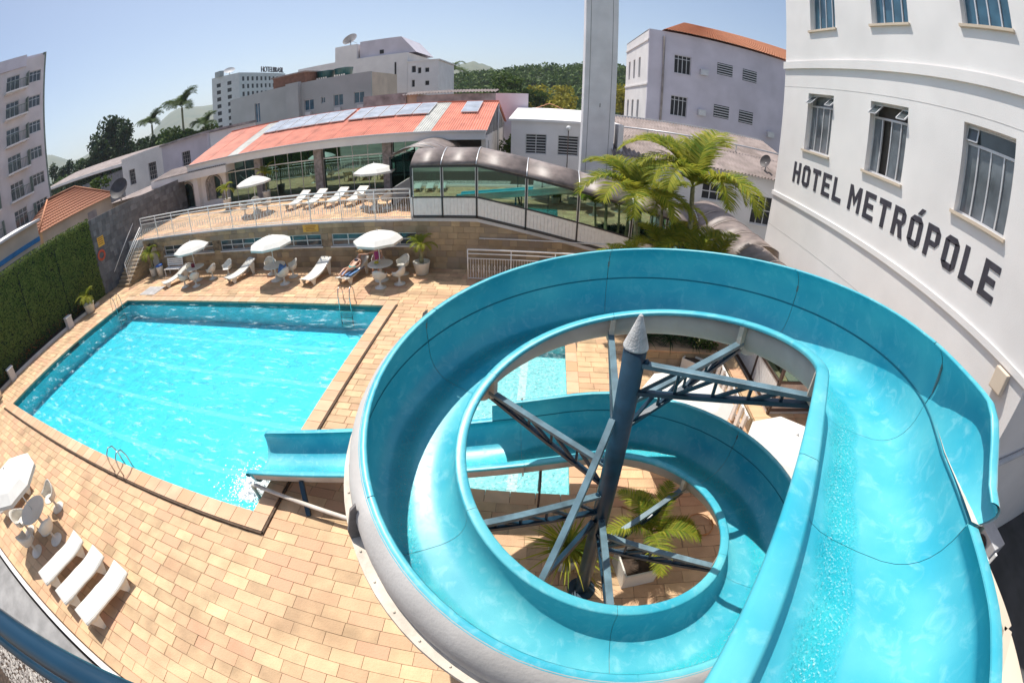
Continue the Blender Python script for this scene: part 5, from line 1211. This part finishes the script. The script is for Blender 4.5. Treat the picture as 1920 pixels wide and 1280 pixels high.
lr = thing('flat_roof_house', 'low house with stained flat concrete roof beside the grey stone wall', 'house', (0, 0, 0)); MB().box(-33, -26, 21.8, 29.5, 0, 4.3).build('wall', M_OLDW, lr); MB().box(-33.2, -25.9, 21.6, 29.7, 4.3, 4.42).build('roof', M_FIBC, lr)

# ================================================================ TREES, FOREST, HILLS
def tree(name, label, loc, h, cr, n, seed, lm, group=None, lean=0, clumps=9, sz=(.16,.34)):
    r_ = random.Random(seed); root = thing(name, label, 'tree', loc, 0, group); top = Vector((lean, 0, h))
    tr = MB().tube([(0,0,0), (lean*.3,0,h*.4), (lean*.7,0,h*.75)], [.035*h, .026*h, .012*h], 8)
    cl = []
    for i in range(clumps):
        a = r_.uniform(0,6.28); d = cr[0]*r_.uniform(.2,.95); z = h - cr[1]*r_.uniform(.15,1.7); c = Vector((lean*z/h+d*math.cos(a)*math.sqrt(max(.1,1-((z-h+cr[1])/cr[1])**2)), d*math.sin(a), z)); cl.append(c)
        tr.tube([(lean*.4,0,h*.45), c], [.012*h, .004*h], 5)
    tr.build('trunk', M_TRUNK, root, True); mb = MB()
    for c in cl:
        k = r_.uniform(.32,.55); leaf_cloud(mb, c, (cr[0]*k, cr[0]*k, cr[1]*k*.8), n//clumps, sz[0], sz[1], r_)
    tag(mb.build('crown', lm, root), kind='stuff'); return root
tree('tall_tree', 'tall dark tree with rounded tufted crown left of the feathery palms', (-92, 62, -2), 21, (6.5, 8), 4200, 61, M_LEAFD, sz=(.35,.7), clumps=14)
tree('tall_tree', 'narrow dark tree with a cloud-like top beside the tallest one', (-85, 61, -2), 18.5, (4, 6.5), 2400, 62, M_LEAFD, sz=(.3,.6), clumps=10)
for i, (x, y, h, s_) in enumerate(((-118,60,17.5,4), (-113,63,15,5), (-107,60,14,5), (-102,64,14.5,5), (-98,58,14,4.5), (-110,58,12.5,5), (-123,62,16,5))):
    tree('street_tree', ['slim dark conifer-like tree at the edge of the apartment block', 'bushy dark tree second from the apartment block', 'low round tree in the row before the pale hill', 'bushy tree in the row with a ragged top', 'low tree just left of the tallest dark tree', 'short dense tree below the row', 'dark tree half behind the apartment block'][i], (x, y, -2), h, (s_, h*.36), 1900, 70+i, M_LEAFD if i % 2 == 0 else M_FOREST, 'trees before the pale hill', sz=(.3,.6))
tree('bush_tree', 'bright green bush behind the orange tiled house', (-37, 22.5, 2), 5.0, (1.5, 1.4), 900, 80, M_LEAF, sz=(.12,.22))
for i, (x, y, h, L) in enumerate(((-71.5, 60, 15.2, 4.2), (-62, 60, 16.2, 5.0), (-57, 61, 11.5, 3.6))):
    palm('tall_palm', ['feathery palm left of the small red flag', 'largest feathery palm before the far hotel', 'lower palm beside the far hotel wall'][i], (x, y, -2), [(0,0,0),(.2,0,h*.5),(0,0,h)], .28, 34, L, .66, 90+i, lift=1.0, group='feathery palms before the far hotel', width=.30, nl=16, lm=M_FOREST)
tree('round_tree', 'rounded tree between the two tallest feathery palms', (-69, 59, -2), 12.5, (5, 4), 2400, 88, M_LEAFD, sz=(.25,.5))
tree('round_tree', 'spreading tree against the far hotel wall', (-59.5, 59, -2), 11.8, (5, 3.6), 2400, 89, M_FOREST, sz=(.25,.5))
tree('round_tree', 'broad dark tree filling the gap beside the tallest dark tree', (-79, 60, -2), 13.5, (5.5, 4.5), 2600, 82, M_LEAFD, sz=(.3,.6))
tree('round_tree', 'dense green tree under the feathery palms', (-65.5, 58, -2), 13, (6, 4), 2800, 81, M_FOREST, sz=(.25,.5))
palm('tall_palm', 'royal palm standing right of the white stepped building', (-17.2, 80, -2), [(0,0,0),(0,0,8),(0,0,15)], .32, 20, 4.0, .7, 95, lift=.9, width=.3, nl=16, lm=M_FOREST)
tree('yellow_tree', 'yellow-green blossoming tree in front of the wooded hill', (1.2, 80, -2), 12.3, (5.2, 3.6), 2600, 83, M_YELLOWL, sz=(.22,.45), clumps=14)
tree('yellow_tree', 'yellow-tinged tree between the tower and the terracotta-roofed block', (13, 80, -2), 13, (4.5, 3.4), 1800, 84, M_YELLOWL, sz=(.22,.45), clumps=12)
tree('broadleaf_tree', 'fresh green tree rising behind the weathered lilac wall', (-7.2, 78, -2), 14, (4.0, 3.4), 2000, 85, M_LEAF, sz=(.22,.45), clumps=12)
tree('broadleaf_tree', 'dark green tree right of the fresh green one', (-3.6, 76, -2), 11.5, (3.2, 3), 1500, 86, M_FOREST, sz=(.22,.45))
tree('bush_tree', 'green bush in the gap beside the restaurant gable', (-2.7, 30.5, 0), 5.2, (.8, 2.4), 1100, 87, M_LEAF, sz=(.08,.16))
import mathutils.noise as mn
def ridge(x): return 24 + 9*math.exp(-((x-35)/55)**2) + 1.5*mn.noise(Vector((x*.05, 1, 2)))*2
def hillz(x, y): t = max(0, min(1.25, (y-110)/140)); s_ = t*t*(3-2*t) if t < 1 else 1-(t-1)*.8; return -2 + (ridge(x)-1.5)*s_*.97
rows = [[(x, y, hillz(x, y)-1.0) for x in range(-110, 241, 10)] for y in range(90, 291, 8)]
struct(MB().strip(rows).build('wooded_hill', mat('hill_soil', (.05,.07,.03), .95), None, True))
fo = MB(); r_ = random.Random(17)
for i in range(1500):
    y = r_.uniform(112, 258); x = r_.uniform(-100, 110) if y < 200 else r_.uniform(-110, 150); s_ = r_.uniform(2.6, 5.0); c = (x, y, hillz(x, y)+s_*.35)
    leaf_cloud(fo, c, (s_, s_, s_*.75), 62, .55, 1.1, r_)
tag(fo.build('forest', M_FOREST), 'dense green woodland covering the hill', 'forest', kind='stuff')
def far_hill(name, az0, az1, dist, f, n=60):
    rows = []
    for k, (d, q) in enumerate(((.72, 0), (.82, .45), (.92, .85), (1.0, 1.0), (1.15, .6))):
        r = []
        for i in range(n+1):
            a = R(az0+(az1-az0)*i/n); e = f(az0+(az1-az0)*i/n)*q; r.append((-math.sin(a)*dist*d, math.cos(a)*dist*d, 7+dist*e - (12 if q == 0 else 0) + 6*mn.noise(Vector((i*.5, k*1.3, 1)))*q))
        rows.append(r)
    return struct(MB().strip(rows).build(name, mat('far_wood', (.07,.10,.05), .95, .3, .02, col2=(.14,.14,.07)), None, True))
far_hill('far_hills', 15, 80, 1900, lambda a: .045 + .040*math.exp(-((a-43)/6)**2) + .035*math.exp(-((a-66)/7)**2) + .012*math.sin(a*.7))
far_hill('far_hills', -5, 16, 1300, lambda a: .05 + .045*math.exp(-((a-9.5)/4)**2))

# ================================================================ FURNITURE
def make_table():
    t = thing('pedestal_table', 'x', 'table', (0,0,0))
    MB().lathe([(.30,0),(.30,.02),(.16,.06),(.06,.14),(.05,.5),(.09,.66),(.2,.70)], 20).build('pedestal', M_WPLAS, t, True)
    MB().lathe([(.50,.69),(.53,.70),(.53,.725),(.50,.735)], 28).build('table_top', M_WPLAS, t, True); return t
def make_chair():
    c = thing('tulip_chair', 'x', 'chair', (0,0,0))
    MB().lathe([(.24,0),(.235,.02),(.12,.05),(.045,.12),(.04,.28),(.09,.37),(.16,.40)], 18).build('pedestal', M_WPLAS, c, True)
    rows = []
    for i in range(13):                                    # moulded shell: seat, curved back and arms (front = -y)
        a = math.pi*(i/12)*1.30 - math.pi*.15; ca, sa = math.cos(a), math.sin(a); hgt = .20 + .22*max(0, sa)**1.5
        r = []
        for k in range(7):
            t = k/6; rr_ = .05+.21*min(1, t*1.5); z = .40 + (0 if t < .5 else (t-.5)*2*hgt) + .015*(t < .2); fl = 1+.10*max(0, t-.5)*2
            r.append((ca*rr_*fl, sa*rr_*fl*(1.0) - .02, z))
        rows.append(r)
    MB().strip(rows).build('seat_shell', M_WPLAS, c, True, solid=.018)
    MB().lathe([(.02,.395),(.25,.405),(.26,.42),(.22,.43)], 18, (0,-.03,0)).build('seat_pad', M_WPLAS, c, True); return c
def make_umbrella():
    u = thing('parasol', 'x', 'umbrella', (0,0,0))
    MB().tube([(0,0,.0),(0,0,2.12)], .019, 8).build('pole', M_WMETAL, u, True)
    n = 8; top = (0,0,2.12); rings = []
    for r_, z in ((.03,2.12),(.4,2.035),(.75,1.91),(1.02,1.75)):
        rings.append([(r_*math.cos(2*math.pi*k/n+.39), r_*math.sin(2*math.pi*k/n+.39), z) for k in range(n+1)])
    MB().strip(rings).build('canopy', M_CANVAS, u, solid=.006)
    val = [[(1.02*math.cos(2*math.pi*k/n+.39), 1.02*math.sin(2*math.pi*k/n+.39), z) for k in range(n+1)] for z in (1.749, 1.66)]
    MB().strip(val).build('valance', M_CANVAS, u, solid=.005)
    for k in range(n):
        a = 2*math.pi*k/n+.39; MB().beam((.03*math.cos(a), .03*math.sin(a), 2.09), (1.0*math.cos(a), 1.0*math.sin(a), 1.735), .014, .014).build('rib', M_WMETAL, u)
    MB().lathe([(.03,0),(.02,.05),(.005,.07)], 8, top).build('finial', M_WMETAL, u, True); return u
def make_lounger(head=.70):
    l = thing('sun_lounger', 'x', 'sun lounger', (0,0,0)); W = .29; prof = []
    for i in range(15):                                    # along y: foot at -0.87, head at +0.87
        t = i/14; y = -.87+1.74*t
        z = .34 - .05*math.sin(math.pi*min(1, t/.5)) if t < .5 else .34 + (head-.34)*((t-.5)/.5)**1.25
        prof.append((y, z))
    rows = [[(-W, y, z), (-W+.03, y, z+.012), (W-.03, y, z+.012), (W, y, z)] for y, z in prof]
    bd = MB().strip(rows).build('bed', M_WPLAS, l, True, solid=.022)
    for s in (-1, 1):
        rows = []
        for i, (y, z) in enumerate(prof):
            t = i/14; dep = .05 + .05*math.exp(-((t-.16)/.06)**2) + .06*math.exp(-((t-.86)/.06)**2); rows.append([(s*W, y, z), (s*(W+.012), y, z-dep)])
        MB().strip(rows).build('side_skirt', M_WPLAS, bd, True, solid=.015)
    for s in (-1, 1):
        for yy in (-.58, .60):
            zt = min(prof, key=lambda p: abs(p[0]-yy))[1]; lg = MB(); w0, w1 = (.17, .05)
            v = [(s*W, yy-w0, zt-.05), (s*W, yy+w0, zt-.05), (s*(W+.02), yy+w1, .0), (s*(W+.02), yy-w1, .0)]; v2 = [(x-s*.035, y, z) for x, y, z in v]
            lg.add(v+v2, [(0,1,2,3),(7,6,5,4),(0,4,5,1),(1,5,6,2),(2,6,7,3),(3,7,4,0)]).build('leg', M_WPLAS, l)
    return l
TB, CH, UM, LG, LN = make_table(), make_chair(), make_umbrella(), make_lounger(.72), make_lounger(.46)
tu, cu, uu, lu, nu = [], [], [], [], []
sets = [((-17.3, 16.05, 0), 'between the bench and the first lounger', True), ((-11.75, 15.9, 0), 'with a blue towel on one chair', True), ((-6.5, 16.0, 0), 'where the sunbather lies', True),
        ((-15.45, 20.1, TZ), 'on the terrace in front of the arched porch', True), ((-8.0, 19.9, TZ), 'on the terrace before the dark stone column', True), ((-11.95, 1.05, 0), 'next to the three loungers in a row', True)]
for loc, where, um in sets:
    place(TB, tu, loc, 0, 'round white pedestal table ' + where)
    place(UM, uu, loc, R(random.uniform(0, 40)), 'white octagonal parasol standing in the table ' + where)
def face(x, y, tx, ty): return math.atan2(ty-y, tx-x) + math.pi/2      # chair front (-y) towards (tx, ty)
chs = [(-17.6,15.25,0,0), (-16.75,15.3,0,0), (-16.25,16.2,0,0), (-18.05,16.4,0,0), (-15.3,16.5,None,0), (-11.05,15.5,1,0), (-11.05,16.3,1,0), (-12.5,16.6,1,0), (-6.28,15.25,2,0), (-5.6,15.65,2,0), (-5.75,16.7,2,0), (-6.9,16.8,2,0),
       (-16.0,19.65,3,TZ), (-14.75,20.2,3,TZ), (-15.9,20.7,3,TZ), (-8.65,19.8,4,TZ), (-7.9,19.25,4,TZ), (-7.25,19.4,4,TZ), (-7.3,20.4,4,TZ), (-12.05,1.85,5,0), (-11.75,.25,5,0), (-11.2,1.0,5,0), (-12.7,.55,5,0)]
desc = {0: 'white tulip chair at the parasol table beside the bench', None: 'white tulip chair standing alone against the sandstone wall', 1: 'white tulip chair at the parasol table with the towel', 2: 'white tulip chair at the parasol table beside the sunbather', 3: 'white tulip chair at the terrace table before the porch', 4: 'white tulip chair at the terrace table next to the four loungers', 5: 'white tulip chair at the parasol table next to the three loungers'}
grp = {0: 'chairs at the bench table', 1: 'chairs at the towel table', 2: 'chairs at the sunbather table', 3: 'chairs at the porch table', 4: 'chairs at the upper lounger table', 5: 'chairs at the table by the three loungers'}
for x, y, k, z in chs:
    t = sets[k][0] if k is not None else (-15.0, 14.0)
    o = place(CH, cu, (x, y, z), face(x, y, t[0], t[1]) + random.uniform(-.3, .3), desc[k])
    if k is not None: o['group'] = grp[k]
tl = MB(); r_ = random.Random(2)
for i in range(9): pass
rows = [[(-.2+.05*i, -.02+.05*math.sin(i*1.3), .86 - .012*i*(i % 3)), (-.2+.05*i, -.25, .60+.03*math.sin(i*2)), (-.2+.05*i, -.30+.03*math.sin(i), .45)] for i in range(9)]
tw_ = MB().strip(rows).build('beach_towel', M_TOWEL, None, True, solid=.02); tw_.location = (-11.1, 15.72, 0); tag(tw_, 'blue towel hung over a white tulip chair', 'towel')
lo = [((-18.9, 15.8, 0), -28, 'white moulded lounger beside the bench table'), ((-14.2, 16.2, 0), -20, 'white moulded lounger between the bench table and the towel table'), ((-9.6, 16.0, 0), -10, 'empty white lounger between the towel table and the sunbather'), ((-7.85, 16.15, 0), -14, 'white lounger on which the sunbather lies')]
for loc, a, lb_ in lo: place(LG, lu, loc, R(a), lb_)
for i, x in enumerate((-13.0, -11.9, -10.6, -9.45)): o = place(LG, lu, (x, 20.7, TZ), R(-12), 'white moulded lounger in the row of four on the terrace'); o['group'] = 'four loungers on the terrace'
for i, x in enumerate((-10.05, -9.03, -8.05)): place(LN, nu, (x, .62, 0), R(172), ['white lounger in the row of three nearest the parasol table', 'middle white lounger of the row of three on the sandstone deck', 'white lounger at the open end of the row of three'][i])
place(LN, nu, (-14.4, 1.0, 0), R(175), 'white lounger half hidden under the parasol by the low border wall')
bg_ = thing('hand_bag', 'dark red bag standing on the table by the bench', 'bag', (-17.4, 16.0, .735)); MB().box(-.11,.11,-.06,.06,0,.20).build('bag_body', M_MAROON, bg_, bevel=.02); MB().tube([(-.07,0,.2),(-.05,0,.3),(.05,0,.3),(.07,0,.2)], .01, 6).build('handle', M_MAROON, bg_)
fb = thing('fruit_bowl', 'bowl of yellow fruit on the table beside the sunbather', 'bowl', (-6.6, 15.85, .735)); MB().lathe([(.06,0),(.15,.07),(.14,.07),(.05,.015)], 14).build('bowl_body', M_WPLAS, fb, True)
for i in range(5): MB().lathe([(.01,-.045),(.035,-.03),(.045,0),(.035,.03),(.01,.045)], 8, (.06*math.cos(i*1.3), .06*math.sin(i*1.3), .09)).build('fruit', mat('fruit_yellow', (.65,.55,.06), .4), fb, True)
# parasols glimpsed under the right of the slide ring
for i, (x, y) in enumerate(((4.95, 5.35), (3.1, 6.9))):
    place(TB, tu, (x, y, 0), 0, ['white table under the parasol at the foot of the hotel walkway', 'white table under the parasol behind the blue post'][i]); place(UM, uu, (x, y, 0), .2, ['white parasol at the foot of the hotel walkway, seen through the slide ring', 'white parasol partly behind the truss arms of the slide'][i])
# pool ladders
def ladder(loc, rz, label):
    o = thing('pool_ladder', label, 'pool ladder', loc, rz)
    for s in (-.24, .24): MB().tube([(s,-.32,0),(s,-.32,.30),(s,-.26,.55),(s,-.12,.66),(s,.04,.60),(s,.12,.35),(s,.14,-.9)], .021, 8).build('side_tube', M_STEEL, o, True)
    for z in (-.25, -.55, -.85): MB().box(-.24,.24,.08,.18,z,z+.03).build('step', M_STEEL, o)
ladder((-7.15, PY1, .0), R(180), 'steel pool ladder at the far edge near the sunbather'); ladder((PX0, 12.9, .0), R(-90), 'steel pool ladder at the corner by the ivy wall'); ladder((-10.35, PY0-.02, .06), 0, 'steel pool ladder in the edge facing the three loungers')

# ================================================================ PEOPLE
def person(name, label, joints, edges, radii, mt, loc, rz, root_i=0):
    me = bpy.data.meshes.new(name); me.from_pydata(joints, edges, []); o = bpy.data.objects.new(name, me); col.objects.link(o); o.location = loc; o.rotation_euler = (0, 0, rz)
    sk = o.modifiers.new('Skin', 'SKIN'); o.modifiers.new('Subdivision', 'SUBSURF').levels = 2; o.modifiers['Subdivision'].render_levels = 2
    for i, r in enumerate(radii): me.skin_vertices[0].data[i].radius = (r, r)
    me.skin_vertices[0].data[root_i].use_root = True; me.materials.append(mt); tag(o, label, 'person'); return o
def hand(J, E, Rr, wi, p, d, up):
    """five short fingers from the wrist"""
    p, d, up = Vector(p), Vector(d).normalized(), Vector(up).normalized(); sd = d.cross(up)
    J.append(tuple(p+d*.07)); E.append((wi, len(J)-1)); Rr.append(.022); k = len(J)-1
    for q, L in ((-.03,.065),(-.01,.075),(.01,.07),(.03,.055)):
        J.append(tuple(p+d*(.08+L)+sd*q-up*.015)); E.append((k, len(J)-1)); Rr.append(.008)
    J.append(tuple(p+d*.09+sd*.05)); E.append((k, len(J)-1)); Rr.append(.009)
# sunbather: lies along +y (head) on the lounger, back raised
J = [(0,-.02,.47),(0,.22,.53),(0,.42,.66),(0,.50,.72),(0,.60,.82),(0,.64,.90)]; E_ = [(0,1),(1,2),(2,3),(3,4),(4,5)]; Rr = [.135,.115,.13,.06,.085,.07]
for s in (-1, 1):
    i0 = len(J); J += [(s*.17,.42,.66),(s*.25,.20,.53),(s*.19,.0,.50)]; E_ += [(2,i0),(i0,i0+1),(i0+1,i0+2)]; Rr += [.055,.038,.028]; hand(J, E_, Rr, i0+2, J[i0+2], (-s*.4,-1,.1), (0,0,1))
    i1 = len(J); J += [(s*.09,-.10,.46),(s*.10,-.46,.56),(s*.09,-.84,.44),(s*.10,-.93,.46),(s*.11,-.95,.56)]; E_ += [(0,i1),(i1,i1+1),(i1+1,i1+2),(i1+2,i1+3),(i1+3,i1+4)]; Rr += [.095,.062,.038,.036,.026]
SB = person('person', 'person in teal swimwear and straw hat lying on a white lounger', J, E_, Rr, M_SKIN, (-7.85, 16.15, .0), R(-14))
MB().lathe([(.15,-.10),(.165,0),(.15,.09)], 16, (0,-.02,.475)).build('swim_shorts', M_TEAL, SB, True)
tp = MB().lathe([(.135,-.05),(.145,0),(.135,.05)], 16).build('swim_top', mat('dark_swim', (.03,.03,.05), .7), SB, True); tp.matrix_local = Matrix.Translation((0,.36,.625)) @ Matrix.Rotation(R(-58),4,'X')
ht = MB().lathe([(.23,-.01),(.23,.0),(.11,.01),(.10,.09),(.06,.12),(.01,.125)], 18).build('straw_hat', M_STRAW, SB, True); ht.matrix_local = Matrix.Translation((0,.66,.93)) @ Matrix.Rotation(R(-35),4,'X')
ts = MB().box(-.31,.31,-.6,.5,.36,.385).build('lounger_towel', M_TOWEL, None); ts.location = (-7.85, 16.15, .0); ts.rotation_euler = (0,0,R(-14)); tag(ts, 'blue patterned towel spread under the sunbather', 'towel')
# second person, seated behind the table and reaching towards the sunbather
J = [(0,0,.52),(0,.03,.75),(0,.02,.98),(0,.0,1.08),(0,-.02,1.20),(0,-.02,1.28)]; E_ = [(0,1),(1,2),(2,3),(3,4),(4,5)]; Rr = [.14,.12,.13,.055,.09,.08]
for s in (-1, 1):
    i0 = len(J); J += ([(s*.18,.0,.96),(s*.42,-.08,.90),(s*.66,-.14,.93)] if s < 0 else [(s*.18,.0,.96),(s*.24,-.10,.75),(s*.14,-.32,.76)]); E_ += [(2,i0),(i0,i0+1),(i0+1,i0+2)]; Rr += [.055,.038,.028]; hand(J, E_, Rr, i0+2, J[i0+2], (-1,-.1,0) if s < 0 else (-.3,-1,0), (0,0,1))
    i1 = len(J); J += [(s*.10,-.06,.50),(s*.13,-.44,.48),(s*.12,-.48,.07),(s*.12,-.62,.04)]; E_ += [(0,i1),(i1,i1+1),(i1+1,i1+2),(i1+2,i1+3)]; Rr += [.09,.062,.042,.035]
S2 = person('person', 'person in a magenta swimsuit sitting at the table and reaching to the sunbather', J, E_, Rr, M_SKIN, (-6.9, 16.75, 0), R(8))
MB().lathe([(.13,.44),(.158,.52),(.135,.75),(.148,.93),(.11,1.0)], 16, (0,.02,0)).build('swimsuit', M_MAG, S2, True)
MB().lathe([(.08,1.12),(.105,1.2),(.10,1.29),(.05,1.335),(.01,1.34)], 14, (0,.015,0)).build('hair', mat('dark_hair', (.03,.02,.015), .6), S2, True)

# ================================================================ PLATFORM RAIL beside the photographer
pr_ = thing('platform_rail', 'dark blue tubular guard rail of the slide start platform', 'railing', (-1.0, -.3, 0))
def L3(*ps): return [(p[0]+1.0, p[1]+.3, p[2]) for p in ps]
MB().tube(L3((-2.2,-.52,6.2), (-1.36,-.29,6.2), (-.60,-.085,6.2), (-.1,-.25,6.2), (.1,-1.2,6.2)), .045, 12).build('top_rail', M_RAILB, pr_, True)
MB().tube(L3((-2.2,-.56,5.75), (-.62,-.12,5.75), (-.1,-.3,5.75)), .035, 12).build('mid_rail', M_RAILB, pr_, True)
for p in ((-2.2,-.54), (-.60,-.1)): MB().tube(L3((*p,0.0), (*p,6.2)), .04, 10).build('post', M_RAILB, pr_, True)

# ================================================================ HAZE
hz = MB().box(-2600, 2600, -320, 2600, -3.5, 260).build('haze', bpy.data.materials.new('haze_air')); tag(hz, kind='stuff')
hm = hz.data.materials[0]; hm.use_nodes = True; N = hm.node_tree.nodes; N.remove(N['Principled BSDF']); pv = N.new('ShaderNodeVolumePrincipled')
pv.inputs['Color'].default_value = (.80, .88, 1.0, 1); pv.inputs['Density'].default_value = 0.00022; pv.inputs['Anisotropy'].default_value = 0.2
hm.node_tree.links.new(pv.outputs[0], N['Material Output'].inputs['Volume'])
sc.cycles.volume_bounces = 1; sc.cycles.volume_step_rate = 5; sc.cycles.volume_max_steps = 64
